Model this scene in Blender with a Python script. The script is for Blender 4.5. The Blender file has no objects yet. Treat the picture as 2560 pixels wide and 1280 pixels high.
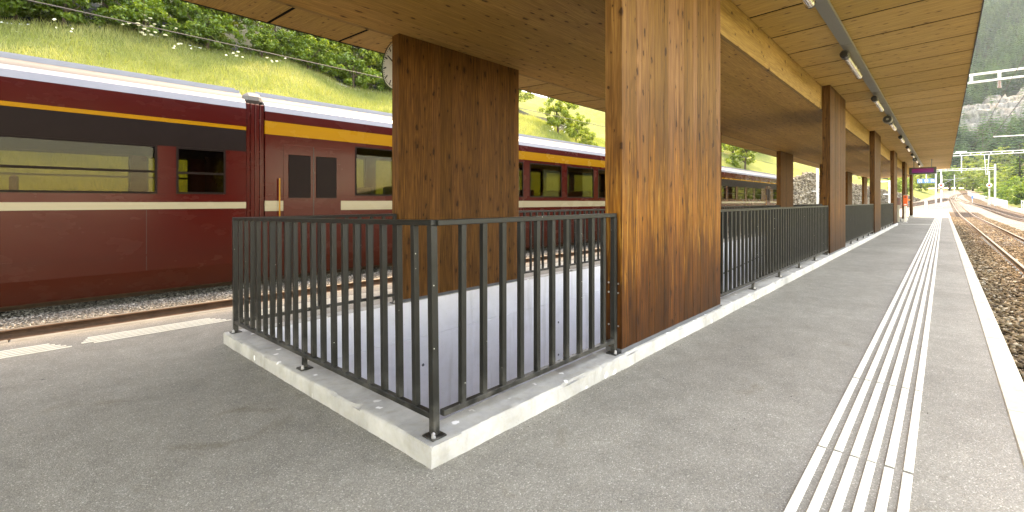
import bpy, bmesh, math, random
import numpy as np
from mathutils import Vector, Matrix

random.seed(7)
rng = np.random.default_rng(11)
S = bpy.context.scene
COL = S.collection
R = math.radians

# ------------------------------------------------------------------ camera, sky, sun, exposure
# world axes: X along the platform (away), Y to the left (towards the train), Z up; metres
CAM_H = 1.23
YAW = 42.8                       # the platform axis lies this far right of the view axis
cam = bpy.data.cameras.new("camera")
camo = bpy.data.objects.new("camera", cam)
COL.objects.link(camo)
camo.location = (0, 0, CAM_H)
camo.rotation_euler = (R(90), 0, R(-(90 - YAW)))
cam.sensor_width = 36
cam.lens = 36 * 1165 / 2560
cam.shift_y = -(640 - 503) / 2560
cam.clip_start = 0.05
cam.clip_end = 6000
S.camera = camo

SUN_DIR = Vector((0.52, 0.13, 0.85)).normalized()      # towards the sun
SUN_EL = math.asin(SUN_DIR.z)
SUN_AZ = math.atan2(SUN_DIR.x, SUN_DIR.y)               # clockwise from +Y
world = bpy.data.worlds.new("World")
S.world = world
world.use_nodes = True
wn = world.node_tree
wn.nodes.clear()
w_out = wn.nodes.new("ShaderNodeOutputWorld")
w_bg = wn.nodes.new("ShaderNodeBackground")
w_sky = wn.nodes.new("ShaderNodeTexSky")
w_sky.sky_type = 'NISHITA'
w_sky.sun_disc = False
w_sky.sun_elevation = SUN_EL
w_sky.sun_rotation = SUN_AZ
w_sky.air_density = 1.0
w_sky.dust_density = 1.0
w_sky.ozone_density = 1.0
w_bg.inputs[1].default_value = 0.15
wn.links.new(w_sky.outputs[0], w_bg.inputs[0])
wn.links.new(w_bg.outputs[0], w_out.inputs[0])

sun = bpy.data.lights.new("sun", 'SUN')
sun.energy = 0.8
sun.angle = R(10.0)
sun.color = (1.0, 0.93, 0.80)
suno = bpy.data.objects.new("sun", sun)
COL.objects.link(suno)
suno.location = (0, 0, 40)
suno.rotation_euler = SUN_DIR.to_track_quat('Z', 'Y').to_euler()

S.view_settings.view_transform = 'Standard'
S.view_settings.look = 'None'
S.view_settings.gamma = 1.0
S.view_settings.use_curve_mapping = False
S.view_settings.exposure = 3.75
try:
    S.view_settings.use_white_balance = True
    S.view_settings.white_balance_temperature = 11500
    S.view_settings.white_balance_tint = 19
except Exception:
    pass
S.cycles.max_bounces = 10
S.cycles.diffuse_bounces = 5
S.cycles.transparent_max_bounces = 16
S.cycles.use_denoising = True
S.cycles.sample_clamp_indirect = 8.0

FWD = Vector((math.cos(R(YAW)), math.sin(R(YAW)), 0))
RGT = Vector((math.sin(R(YAW)), -math.cos(R(YAW)), 0))


# ------------------------------------------------------------------ node helpers
class NT:
    def __init__(self, name):
        self.m = bpy.data.materials.new(name)
        self.m.use_nodes = True
        self.t = self.m.node_tree
        self.t.nodes.clear()
        self.out = self.t.nodes.new("ShaderNodeOutputMaterial")
        self._pos = None

    def n(self, typ, **kw):
        nd = self.t.nodes.new(typ)
        for k, v in kw.items():
            setattr(nd, k, v)
        return nd

    def link(self, a, b):
        self.t.links.new(a, b)

    def setin(self, nd, i, v):
        if v is None:
            return
        if hasattr(v, "is_linked") or isinstance(v, bpy.types.NodeSocket):
            self.link(v, nd.inputs[i])
        else:
            nd.inputs[i].default_value = v

    @property
    def pos(self):
        if self._pos is None:
            self._pos = self.n("ShaderNodeNewGeometry").outputs["Position"]
        return self._pos

    def xyz(self, v=None):
        s = self.n("ShaderNodeSeparateXYZ")
        self.link(v or self.pos, s.inputs[0])
        return s.outputs

    def comb(self, x, y, z=0.0):
        c = self.n("ShaderNodeCombineXYZ")
        for i, q in enumerate((x, y, z)):
            self.setin(c, i, q)
        return c.outputs[0]

    def scale(self, v, s):
        m = self.n("ShaderNodeVectorMath", operation='MULTIPLY')
        self.link(v, m.inputs[0])
        m.inputs[1].default_value = s
        return m.outputs[0]

    def vadd(self, a, b):
        m = self.n("ShaderNodeVectorMath", operation='ADD')
        self.setin(m, 0, a)
        self.setin(m, 1, b)
        return m.outputs[0]

    def math(self, op, a, b=None, c=None, clamp=False):
        m = self.n("ShaderNodeMath", operation=op)
        m.use_clamp = clamp
        self.setin(m, 0, a)
        self.setin(m, 1, b)
        self.setin(m, 2, c)
        return m.outputs[0]

    def noise(self, v, scale, detail=4, rough=0.55, dist=0.0, out=0):
        nd = self.n("ShaderNodeTexNoise")
        self.setin(nd, "Vector", v)
        nd.inputs["Scale"].default_value = scale
        nd.inputs["Detail"].default_value = detail
        nd.inputs["Roughness"].default_value = rough
        nd.inputs["Distortion"].default_value = dist
        return nd.outputs[out]

    def voro(self, v, scale, dim='3D', feature='F1', rnd=1.0):
        nd = self.n("ShaderNodeTexVoronoi", voronoi_dimensions=dim, feature=feature)
        self.setin(nd, "Vector", v)
        nd.inputs["Scale"].default_value = scale
        nd.inputs["Randomness"].default_value = rnd
        return nd.outputs

    def ramp(self, f, stops, interp='LINEAR'):
        nd = self.n("ShaderNodeValToRGB")
        cr = nd.color_ramp
        cr.interpolation = interp
        while len(cr.elements) > 1:
            cr.elements.remove(cr.elements[-1])
        for i, (p, c) in enumerate(stops):
            e = cr.elements[0] if i == 0 else cr.elements.new(p)
            e.position = p
            if isinstance(c, (int, float)):
                c = (c, c, c)
            e.color = (c[0], c[1], c[2], 1)
        self.link(f, nd.inputs[0])
        return nd.outputs[0]

    def mapr(self, f, a, b, c=0.0, d=1.0):
        nd = self.n("ShaderNodeMapRange")
        nd.clamp = True
        self.link(f, nd.inputs[0])
        for i, v in zip((1, 2, 3, 4), (a, b, c, d)):
            nd.inputs[i].default_value = v
        return nd.outputs[0]

    def mix(self, f, a, b, mode='MIX'):
        nd = self.n("ShaderNodeMix", data_type='RGBA', blend_type=mode)
        self.setin(nd, 0, f)
        for i, v in ((6, a), (7, b)):
            if isinstance(v, (tuple, list)):
                nd.inputs[i].default_value = (v[0], v[1], v[2], 1)
            else:
                self.link(v, nd.inputs[i])
        return nd.outputs[2]

    def bump(self, h, strength=0.3, dist=0.01):
        b = self.n("ShaderNodeBump")
        b.inputs["Strength"].default_value = strength
        b.inputs["Distance"].default_value = dist
        self.link(h, b.inputs["Height"])
        return b.outputs[0]

    def pbr(self, col, rough=0.6, metal=0.0, normal=None, spec=0.5, coat=0.0, emis=None, es=0.0):
        p = self.n("ShaderNodeBsdfPrincipled")
        if isinstance(col, (tuple, list)):
            p.inputs["Base Color"].default_value = (col[0], col[1], col[2], 1)
        else:
            self.link(col, p.inputs["Base Color"])
        self.setin(p, "Roughness", rough)
        p.inputs["Metallic"].default_value = metal
        p.inputs["Specular IOR Level"].default_value = spec
        p.inputs["Coat Weight"].default_value = coat
        p.inputs["Coat Roughness"].default_value = 0.08
        if normal is not None:
            self.link(normal, p.inputs["Normal"])
        if emis:
            p.inputs["Emission Color"].default_value = (*emis, 1)
            p.inputs["Emission Strength"].default_value = es
        self.link(p.outputs[0], self.out.inputs[0])
        return self.m

    def objrand(self):
        return self.n("ShaderNodeObjectInfo").outputs["Random"]


def simple(name, col, rough=0.5, metal=0.0, var=0.12, nscale=6.0, spec=0.5, coat=0.0, bump=0.0):
    t = NT(name)
    nz = t.noise(t.pos, nscale, 5, 0.6)
    f = t.mapr(nz, 0.3, 0.7, 1 - var, 1 + var)
    c = t.mix(1.0, (col[0], col[1], col[2]), t.comb(f, f, f), 'MULTIPLY')
    nrm = t.bump(t.noise(t.pos, nscale * 8, 3), bump, 0.005) if bump else None
    rr = t.mapr(nz, 0.3, 0.7, max(rough - 0.08, 0.02), min(rough + 0.08, 1))
    return t.pbr(c, rr, metal, nrm, spec, coat)


def mat_wood(name, axis, light, dark, knot, lam=None, weather=None, knots=1.0, tone=0.25, gold_amt=1.0):
    """axis = direction of the grain; lam = lamella width drawn as faint tone steps."""
    t = NT(name)
    x, y, z = t.xyz()
    orand = t.objrand()
    off = t.math('MULTIPLY', orand, 37.0)
    if axis == 'Z':
        along, c1, c2 = z, x, y
    elif axis == 'Y':
        along, c1, c2 = y, x, z
    else:
        along, c1, c2 = x, y, z
    cross = t.math('ADD', c1, t.math('MULTIPLY', c2, 0.73))
    alo = t.math('ADD', along, off)
    base = t.comb(cross, alo)
    fine = t.noise(t.scale(base, (95, 2.2, 1)), 1.0, 4, 0.6)
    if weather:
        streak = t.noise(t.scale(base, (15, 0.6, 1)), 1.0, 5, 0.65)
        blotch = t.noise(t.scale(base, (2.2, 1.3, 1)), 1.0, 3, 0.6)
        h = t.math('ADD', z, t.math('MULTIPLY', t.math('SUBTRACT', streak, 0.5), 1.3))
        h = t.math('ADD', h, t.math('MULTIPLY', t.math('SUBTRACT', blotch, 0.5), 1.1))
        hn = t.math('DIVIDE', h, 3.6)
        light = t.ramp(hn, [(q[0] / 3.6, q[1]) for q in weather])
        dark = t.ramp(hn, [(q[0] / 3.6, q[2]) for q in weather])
    broad = t.noise(t.scale(base, (9, 0.45, 1)), 1.0, 3, 0.5, 0.3)
    col = t.mix(t.mapr(fine, 0.40, 0.61), dark, light)
    ringn = t.noise(t.scale(base, (7.0, 0.5, 1)), 1.0, 2, 0.4)
    ring = t.math('SINE', t.math('MULTIPLY', ringn, 70.0))
    col = t.mix(t.mapr(ring, 0.3, 1.0, 0.0, 0.5), col, dark)
    col = t.mix(t.mapr(broad, 0.35, 0.7, 0.0, 0.55), col, t.mix(0.5, dark, light), 'MIX')
    if lam:
        cell = t.n("ShaderNodeTexWhiteNoise", noise_dimensions='1D')
        t.link(t.math('FLOOR', t.math('DIVIDE', cross, lam)), cell.inputs["W"])
        f = t.mapr(cell.outputs[0], 0, 1, 1 - tone * 0.6, 1 + tone * 0.6)
        col = t.mix(1.0, col, t.comb(f, f, f), 'MULTIPLY')
    f = t.mapr(orand, 0, 1, 1 - tone, 1 + tone)
    col = t.mix(1.0, col, t.comb(f, f, t.math('MULTIPLY', f, f)), 'MULTIPLY')
    # knots: small dark ovals stretched along the grain
    warp = t.noise(t.scale(base, (14, 14, 1)), 1.0, 2, 0.5, out=1)
    kb = t.vadd(t.scale(base, (8.0, 3.6, 1)), t.scale(warp, (0.3, 0.3, 0)))
    kv = t.voro(kb, 1.0, '2D')
    kr = t.xyz(kv["Color"])[0]
    rad = t.mapr(kr, 0.30, 1.0, 0.0, 0.17)
    kd = t.math('DIVIDE', kv["Distance"], t.math('ADD', rad, 0.0005))
    kmask = t.math('MULTIPLY', t.mapr(kd, 0.55, 1.0, 1.0, 0.0), 0.8 * knots)
    halo = t.math('MULTIPLY', t.mapr(kd, 0.9, 2.6, 0.45, 0.0), knots)
    col = t.mix(halo, col, dark)
    col = t.mix(kmask, col, knot)
    if weather:
        gold = t.noise(t.scale(base, (40, 1.5, 1)), 1.0, 4, 0.7)
        gm = t.math('MULTIPLY', t.mapr(gold, 0.55, 0.64, 0.0, 0.8), t.math('MULTIPLY', t.mapr(h, 0.5, 0.95, 0, 1), t.mapr(h, 1.4, 1.9, 1, 0)))
        col = t.mix(t.math('MULTIPLY', gm, gold_amt), col, (0.36, 0.17, 0.035))
    hgt = t.math('SUBTRACT', fine, t.math('MULTIPLY', kmask, 0.5))
    return t.pbr(col, t.mapr(fine, 0.2, 0.8, 0.5, 0.72), 0, t.bump(hgt, 0.35, 0.004), 0.14)


# ------------------------------------------------------------------ mesh helpers
class MB:
    def __init__(self):
        self.v, self.f = [], []

    def box(self, x0, x1, y0, y1, z0, z1):
        b = len(self.v)
        self.v += [(x0, y0, z0), (x1, y0, z0), (x1, y1, z0), (x0, y1, z0),
                   (x0, y0, z1), (x1, y0, z1), (x1, y1, z1), (x0, y1, z1)]
        self.f += [tuple(b + i for i in q) for q in
                   ((0, 3, 2, 1), (4, 5, 6, 7), (0, 1, 5, 4), (1, 2, 6, 5), (2, 3, 7, 6), (3, 0, 4, 7))]
        return self

    def hexa(self, p):
        b = len(self.v)
        self.v += [tuple(q) for q in p]
        self.f += [tuple(b + i for i in q) for q in
                   ((0, 3, 2, 1), (4, 5, 6, 7), (0, 1, 5, 4), (1, 2, 6, 5), (2, 3, 7, 6), (3, 0, 4, 7))]
        return self

    def tube(self, pts, rad, n=10, caps=True):
        pts = [Vector(p) for p in pts]
        rads = rad if isinstance(rad, (list, tuple)) else [rad] * len(pts)
        b = len(self.v)
        up0 = Vector((0, 0, 1))
        for i, p in enumerate(pts):
            d = (pts[min(i + 1, len(pts) - 1)] - pts[max(i - 1, 0)]).normalized()
            up = up0 if abs(d.z) < 0.95 else Vector((1, 0, 0))
            s = d.cross(up).normalized()
            u = s.cross(d).normalized()
            for k in range(n):
                a = 2 * math.pi * k / n
                self.v.append(tuple(p + (s * math.cos(a) + u * math.sin(a)) * rads[i]))
        for i in range(len(pts) - 1):
            for k in range(n):
                a0, a1 = b + i * n + k, b + i * n + (k + 1) % n
                self.f.append((a0, a1, a1 + n, a0 + n))
        if caps:
            self.f.append(tuple(b + k for k in range(n))[::-1])
            e = b + (len(pts) - 1) * n
            self.f.append(tuple(e + k for k in range(n)))
        return self

    def prism(self, prof, x0, x1, closed=True):
        """profile of (y, z) extruded along x"""
        b = len(self.v)
        n = len(prof)
        for x in (x0, x1):
            self.v += [(x, p[0], p[1]) for p in prof]
        for k in range(n if closed else n - 1):
            k2 = (k + 1) % n
            self.f.append((b + k, b + k2, b + n + k2, b + n + k))
        if closed:
            self.f.append(tuple(b + k for k in range(n))[::-1])
            self.f.append(tuple(b + n + k for k in range(n)))
        return self

    def disc(self, c, r, axis='X', n=32, z=1.0):
        b = len(self.v)
        for k in range(n):
            a = 2 * math.pi * k / n
            if axis == 'X':
                self.v.append((c[0], c[1] + r * math.cos(a), c[2] + r * math.sin(a)))
            else:
                self.v.append((c[0] + r * math.cos(a), c[1] + r * math.sin(a), c[2]))
        self.f.append(tuple(b + k for k in range(n)))
        return self

    def mesh(self, name, mat, smooth=False, bevel=0.0, seg=1):
        me = bpy.data.meshes.new(name)
        me.from_pydata(self.v, [], self.f)
        bm = bmesh.new()
        bm.from_mesh(me)
        bmesh.ops.recalc_face_normals(bm, faces=bm.faces)
        if bevel:
            ed = [e for e in bm.edges if len(e.link_faces) == 2 and e.calc_face_angle(0) > 0.6]
            bmesh.ops.bevel(bm, geom=ed, offset=bevel, segments=seg, profile=0.5, affect='EDGES')
        bm.to_mesh(me)
        bm.free()
        if smooth:
            me.shade_smooth()
            try:
                me.set_sharp_from_angle(angle=R(38))
            except Exception:
                pass
        if mat:
            me.materials.append(mat)
        return me

    def build(self, name, mat, parent=None, loc=(0, 0, 0), **kw):
        return put(name, self.mesh(name, mat, **kw), parent, loc)


def put(name, me, parent=None, loc=(0, 0, 0), rot=(0, 0, 0)):
    o = bpy.data.objects.new(name, me)
    COL.objects.link(o)
    o.location = loc
    o.rotation_euler = rot
    if parent:
        o.parent = parent
    return o


def thing(name, label, cat, loc=(0, 0, 0), rz=0.0, group=None):
    o = bpy.data.objects.new(name, None)
    COL.objects.link(o)
    o.empty_display_size = 0.2
    o.location = loc
    o.rotation_euler = (0, 0, rz)
    return tag(o, label, cat, group)


def tag(o, label, cat, group=None):
    o["label"] = label
    o["category"] = cat
    if group:
        o["group"] = group
    return o


def struct(o):
    o["kind"] = "structure"
    return o


def npmesh(name, verts, faces_n, mat, tone=None, smooth=False):
    """faces all with the same vertex count, verts laid out face after face, or index array given"""
    verts = np.asarray(verts, dtype=np.float32).reshape(-1, 3)
    idx = np.asarray(faces_n[1], dtype=np.int32).ravel()
    k = faces_n[0]
    nf = len(idx) // k
    me = bpy.data.meshes.new(name)
    me.vertices.add(len(verts))
    me.vertices.foreach_set("co", verts.ravel())
    me.loops.add(len(idx))
    me.loops.foreach_set("vertex_index", idx)
    me.polygons.add(nf)
    me.polygons.foreach_set("loop_start", np.arange(0, nf * k, k, dtype=np.int32))
    me.polygons.foreach_set("loop_total", np.full(nf, k, dtype=np.int32))
    if smooth:
        me.polygons.foreach_set("use_smooth", np.ones(nf, dtype=bool))
    me.update(calc_edges=True)
    me.validate()
    if tone is not None:
        at = me.attributes.new("tone", 'FLOAT', 'POINT')
        at.data.foreach_set("value", np.asarray(tone, dtype=np.float32))
    if mat:
        me.materials.append(mat)
    return me


# ------------------------------------------------------------------ materials
def mat_asphalt():
    t = NT("asphalt")
    p = t.pos
    v = t.voro(p, 210)
    g = t.xyz(v["Color"])[0]
    v2 = t.voro(p, 90)
    g2 = t.xyz(v2["Color"])[1]
    big = t.noise(p, 0.55, 6, 0.6, 0.4)
    mid = t.noise(p, 5.0, 5, 0.65)
    c = t.ramp(g, [(0, (0.21, 0.198, 0.165)), (0.55, (0.275, 0.26, 0.22)), (0.93, (0.34, 0.322, 0.275)), (0.985, (0.52, 0.49, 0.43))])
    c = t.mix(t.mapr(g2, 0.75, 1.0, 0, 0.35), c, (0.25, 0.235, 0.205))
    f = t.mapr(big, 0.3, 0.72, 0.80, 1.16)
    c = t.mix(1.0, c, t.comb(f, f, f), 'MULTIPLY')
    f = t.mapr(mid, 0.3, 0.7, 0.88, 1.12)
    c = t.mix(1.0, c, t.comb(f, f, t.math('MULTIPLY', f, 0.99)), 'MULTIPLY')
    st = t.noise(t.vadd(p, (31, 7, 0)), 1.6, 4, 0.7, 1.2)
    c = t.mix(t.mapr(st, 0.62, 0.75, 0, 0.4), c, (0.13, 0.095, 0.05))
    sp = t.voro(p, 2.1)
    c = t.mix(t.mapr(sp["Distance"], 0.012, 0.03, 0.8, 0.0), c, (0.03, 0.028, 0.022))
    h = t.math('ADD', t.mapr(v["Distance"], 0, 0.7, 1, 0), t.math('MULTIPLY', t.noise(p, 60, 3), 0.8))
    return t.pbr(c, 0.88, 0, t.bump(h, 0.55, 0.004), 0.3)


def mat_concrete(name, col, dirt=0.35, splat=0.0, warm=(0.9, 0.86, 0.72), bump=0.35, scale=1.0):
    t = NT(name)
    p = t.pos
    a = t.noise(p, 2.2 * scale, 6, 0.65, 0.3)
    b = t.noise(p, 17 * scale, 5, 0.7)
    f = t.mapr(a, 0.3, 0.7, 1 - dirt, 1 + dirt * 0.35)
    c = t.mix(1.0, col, t.comb(f, f, f), 'MULTIPLY')
    c = t.mix(t.mapr(b, 0.45, 0.7, 0, 0.5), c, t.mix(1.0, c, warm, 'MULTIPLY'))
    x, y, z = t.xyz()
    run = t.noise(t.scale(p, (7, 7, 0.8)), 1.0, 4, 0.6)
    c = t.mix(t.mapr(run, 0.56, 0.72, 0, 0.45), c, t.mix(1.0, c, (0.62, 0.60, 0.54), 'MULTIPLY'))
    pit = t.voro(p, 55 * scale)
    pm = t.math('MULTIPLY', t.mapr(pit["Distance"], 0.05, 0.16, 1, 0), t.mapr(t.xyz(pit["Color"])[0], 0.8, 0.85, 0, 1))
    c = t.mix(t.math('MULTIPLY', pm, 0.6), c, (0.10, 0.095, 0.085))
    if splat:
        wv = t.vadd(p, t.scale(t.noise(p, 22, 2, out=1), (0.05, 0.05, 0.05)))
        s = t.voro(wv, 9.0)
        sm = t.math('MULTIPLY', t.mapr(s["Distance"], 0.16, 0.22, 1, 0), t.mapr(t.xyz(s["Color"])[1], 0.6, 0.66, 0, 1))
        c = t.mix(t.math('MULTIPLY', sm, splat), c, (0.86, 0.85, 0.82))
    h = t.math('SUBTRACT', t.math('ADD', a, t.math('MULTIPLY', b, 0.5)), pm)
    return t.pbr(c, 0.8, 0, t.bump(h, bump, 0.008), 0.3)


def mat_foliage(name, c_dark, c_mid, c_light, trans=0.45, nscale=0.5, gloss=0.04):
    t = NT(name)
    at = t.n("ShaderNodeAttribute", attribute_name="tone")
    nz = t.noise(t.pos, nscale, 3, 0.6)
    orr = t.objrand()
    f = t.math('ADD', t.math('MULTIPLY', at.outputs["Fac"], 0.6),
               t.math('ADD', t.mapr(nz, 0.3, 0.7, 0, 0.3), t.math('MULTIPLY', orr, 0.12)))
    c = t.ramp(f, [(0.05, c_dark), (0.5, c_mid), (0.95, c_light)])
    d = t.n("ShaderNodeBsdfDiffuse")
    tr = t.n("ShaderNodeBsdfTranslucent")
    gl = t.n("ShaderNodeBsdfGlossy")
    gl.inputs["Roughness"].default_value = 0.42
    gl.inputs["Color"].default_value = (0.8, 0.85, 0.8, 1)
    t.link(c, d.inputs[0])
    t.link(t.mix(1.0, c, (1.25, 1.2, 0.55), 'MULTIPLY'), tr.inputs[0])
    m1 = t.n("ShaderNodeMixShader")
    m1.inputs[0].default_value = trans
    t.link(d.outputs[0], m1.inputs[1])
    t.link(tr.outputs[0], m1.inputs[2])
    m2 = t.n("ShaderNodeMixShader")
    m2.inputs[0].default_value = gloss
    t.link(m1.outputs[0], m2.inputs[1])
    t.link(gl.outputs[0], m2.inputs[2])
    t.link(m2.outputs[0], t.out.inputs[0])
    return t.m


def mat_stones(name, stops, nscale=0.35):
    t = NT(name)
    at = t.n("ShaderNodeAttribute", attribute_name="tone")
    nz = t.noise(t.pos, nscale, 4, 0.6)
    c = t.ramp(at.outputs["Fac"], stops)
    f = t.mapr(nz, 0.3, 0.7, 0.72, 1.2)
    c = t.mix(1.0, c, t.comb(f, f, f), 'MULTIPLY')
    g = t.noise(t.pos, 60, 3, 0.6)
    c = t.mix(t.mapr(g, 0.5, 0.75, 0, 0.4), c, t.mix(1.0, c, (0.6, 0.55, 0.5), 'MULTIPLY'))
    return t.pbr(c, 0.85, 0, None, 0.3)


def mat_gravel_ground(name, a, b, scale=28.0, bump=0.9):
    t = NT(name)
    p = t.pos
    v = t.voro(p, scale)
    g = t.xyz(v["Color"])[0]
    c = t.mix(g, a, b)
    e = t.mapr(v["Distance"], 0.25, 0.75, 1.0, 0.35)
    c = t.mix(1.0, c, t.comb(e, e, e), 'MULTIPLY')
    f = t.mapr(t.noise(p, 0.5, 4), 0.3, 0.7, 0.75, 1.2)
    c = t.mix(1.0, c, t.comb(f, f, f), 'MULTIPLY')
    return t.pbr(c, 0.9, 0, t.bump(t.mapr(v["Distance"], 0, 0.8, 1, 0), bump, 0.02), 0.2)


def mat_ground_green(name, stops, s1=0.6, s2=6.0, bump=0.8):
    t = NT(name)
    p = t.pos
    a = t.noise(p, s1, 6, 0.7)
    b = t.noise(p, s2, 5, 0.7)
    f = t.math('ADD', t.math('MULTIPLY', a, 0.55), t.math('MULTIPLY', b, 0.45))
    c = t.ramp(f, stops)
    return t.pbr(c, 0.95, 0, t.bump(b, bump, 0.15), 0.1)


def mat_glass(name, tint, refl=1.0):
    t = NT(name)
    tr = t.n("ShaderNodeBsdfTransparent")
    tr.inputs[0].default_value = (*tint, 1)
    gl = t.n("ShaderNodeBsdfGlossy")
    gl.inputs["Roughness"].default_value = 0.02
    fr = t.n("ShaderNodeFresnel")
    fr.inputs[0].default_value = 1.5
    m = t.n("ShaderNodeMixShader")
    t.link(t.math('MULTIPLY', fr.outputs[0], refl), m.inputs[0])
    t.link(tr.outputs[0], m.inputs[1])
    t.link(gl.outputs[0], m.inputs[2])
    t.link(m.outputs[0], t.out.inputs[0])
    return t.m


def mat_paint_stripe(name, col, wear):
    t = NT(name)
    p = t.pos
    a = t.noise(p, 9, 5, 0.7)
    b = t.noise(p, 70, 4, 0.7)
    c = t.mix(t.mapr(a, 0.35, 0.75, 0, 0.35), col, (col[0] * 0.82, col[1] * 0.78, col[2] * 0.64))
    c = t.mix(t.math('MULTIPLY', t.mapr(b, 0.56, 0.66, 0, 1), t.mapr(a, 0.4, 0.7, 0.1, wear)), c, (0.22, 0.20, 0.17))
    return t.pbr(c, 0.7, 0, t.bump(b, 0.25, 0.003), 0.35)


def mat_trainpaint(name, col):
    t = NT(name)
    p = t.pos
    x, y, z = t.xyz()
    a = t.noise(t.scale(p, (1.2, 1, 2.2)), 1.0, 4, 0.6)
    d = t.math('MULTIPLY', t.mapr(z, -0.2, 1.1, 0.55, 0.1), t.mapr(a, 0.2, 0.8, 0.8, 1.0))
    c = t.mix(d, col, (0.038, 0.017, 0.008))
    hs = t.noise(t.scale(p, (0.6, 1, 30)), 1.0, 3, 0.6)
    c = t.mix(t.mapr(hs, 0.4, 0.7, 0, 0.22), c, t.mix(1.0, c, (0.7, 0.65, 0.6), 'MULTIPLY'))
    return t.pbr(c, t.mapr(a, 0.3, 0.7, 0.22, 0.30), 0, None, 0.18, 0.05)


M = {}
M['asphalt'] = mat_asphalt()
M['kerb'] = mat_concrete("kerb_concrete", (0.46, 0.455, 0.425), 0.40, 0.9)
M['coping'] = mat_concrete("coping_concrete", (0.55, 0.52, 0.43), 0.2, 0.0)
M['coping_grey'] = mat_concrete("coping_grey", (0.24, 0.23, 0.20), 0.25, 0.0)
M['stairwall'] = mat_concrete("stairwell_concrete", (0.80, 0.81, 0.86), 0.14, 0.0, (0.95, 0.94, 0.9), 0.12, 0.7)
M['stripe'] = mat_paint_stripe("tactile_white", (0.82, 0.79, 0.68), 0.55)
M['iron'] = simple("dark_painted_steel", (0.045, 0.047, 0.044), 0.42, 0.0, 0.25, 14, 0.5, 0.0, 0.05)
t = NT("railing_paint")
_c = t.noise(t.pos, 9, 5, 0.7)
_sp = t.voro(t.pos, 26)
_chip = t.math('MULTIPLY', t.mapr(_sp["Distance"], 0.06, 0.10, 1, 0), t.mapr(t.xyz(_sp["Color"])[0], 0.86, 0.88, 0, 1))
_z = t.xyz()[2]
_dust = t.math('MULTIPLY', t.mapr(_z, 0.15, 0.32, 0.55, 0.0), t.mapr(_c, 0.4, 0.62, 0, 1))
_col = t.mix(t.mapr(_c, 0.3, 0.7), (0.009, 0.0095, 0.008), (0.015, 0.0155, 0.0138))
_col = t.mix(_dust, _col, (0.12, 0.115, 0.10))
_col = t.mix(_chip, _col, (0.55, 0.55, 0.5))
M['railing'] = t.pbr(_col, t.mapr(_c, 0.3, 0.7, 0.32, 0.5), 0, t.bump(t.noise(t.pos, 160, 2), 0.08, 0.002), 0.32)
M['steel'] = simple("galvanised_steel", (0.55, 0.56, 0.57), 0.35, 0.85, 0.15, 20)
M['duct'] = simple("grey_duct_paint", (0.21, 0.215, 0.19), 0.5, 0.0, 0.08, 4)
M['lamp_metal'] = simple("brushed_lamp_tube", (0.74, 0.72, 0.66), 0.22, 0.9, 0.08, 10)
M['black'] = simple("black_plastic", (0.02, 0.02, 0.02), 0.4, 0, 0.2, 10)
M['white'] = simple("white_enamel", (0.78, 0.78, 0.76), 0.35, 0, 0.05, 8)
M['mast'] = simple("pale_galvanised_mast", (0.62, 0.63, 0.62), 0.5, 0.2, 0.12, 3)
M['rubber'] = simple("dark_joint", (0.085, 0.09, 0.10), 0.6, 0, 0.2, 12)

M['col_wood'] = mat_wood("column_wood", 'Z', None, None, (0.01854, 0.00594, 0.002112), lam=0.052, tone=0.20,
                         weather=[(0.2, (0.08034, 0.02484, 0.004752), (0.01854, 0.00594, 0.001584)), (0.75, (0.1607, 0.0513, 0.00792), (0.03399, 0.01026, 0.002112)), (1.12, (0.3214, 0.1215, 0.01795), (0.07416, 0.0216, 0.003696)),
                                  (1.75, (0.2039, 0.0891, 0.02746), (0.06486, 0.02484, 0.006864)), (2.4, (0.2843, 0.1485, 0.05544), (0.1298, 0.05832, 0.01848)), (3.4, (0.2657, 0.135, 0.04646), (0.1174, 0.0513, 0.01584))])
M['col_wood_dark'] = mat_wood("column_wood_weathered", 'Z', None, None, (0.01149, 0.003906, 0.001637), lam=0.052, tone=0.24, gold_amt=0.35,
                              weather=[(0.2, (0.05428, 0.01897, 0.004365), (0.01597, 0.00558, 0.001637)), (1.0, (0.1405, 0.05301, 0.01091), (0.03832, 0.01228, 0.002728)), (1.8, (0.1277, 0.05692, 0.01855), (0.0447, 0.01786, 0.005456)), (3.2, (0.1597, 0.077, 0.02619), (0.05747, 0.02511, 0.007638))])
M['col_wood_in'] = mat_wood("column_wood_sheltered", 'Z', (0.1792, 0.07569, 0.0194), (0.05974, 0.02192, 0.005104), (0.02091, 0.007308, 0.002552),
                            lam=0.052, tone=0.16)
M['soffit'] = mat_wood("soffit_spruce", 'X', (0.62, 0.375, 0.122), (0.38, 0.20, 0.055), (0.070, 0.026, 0.010), lam=0.06, tone=0.10)
M['panel'] = mat_wood("overhang_spruce", 'Y', (0.66, 0.45, 0.168), (0.42, 0.26, 0.084), (0.075, 0.032, 0.012), lam=0.045, tone=0.10, knots=0.9)
M['beam'] = mat_wood("beam_spruce", 'X', (0.44, 0.285, 0.110), (0.25, 0.145, 0.048), (0.055, 0.026, 0.012), lam=0.06, tone=0.10)
M['fascia'] = simple("dark_roof_edge", (0.010, 0.0095, 0.009), 0.5, 0.0, 0.2, 4)
M['gap'] = simple("open_joint", (0.004, 0.003, 0.002), 0.9, 0, 0.1, 4, 0.1)
M['roofing'] = simple("roof_sheet", (0.22, 0.22, 0.22), 0.6, 0.3, 0.2, 2)

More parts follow.
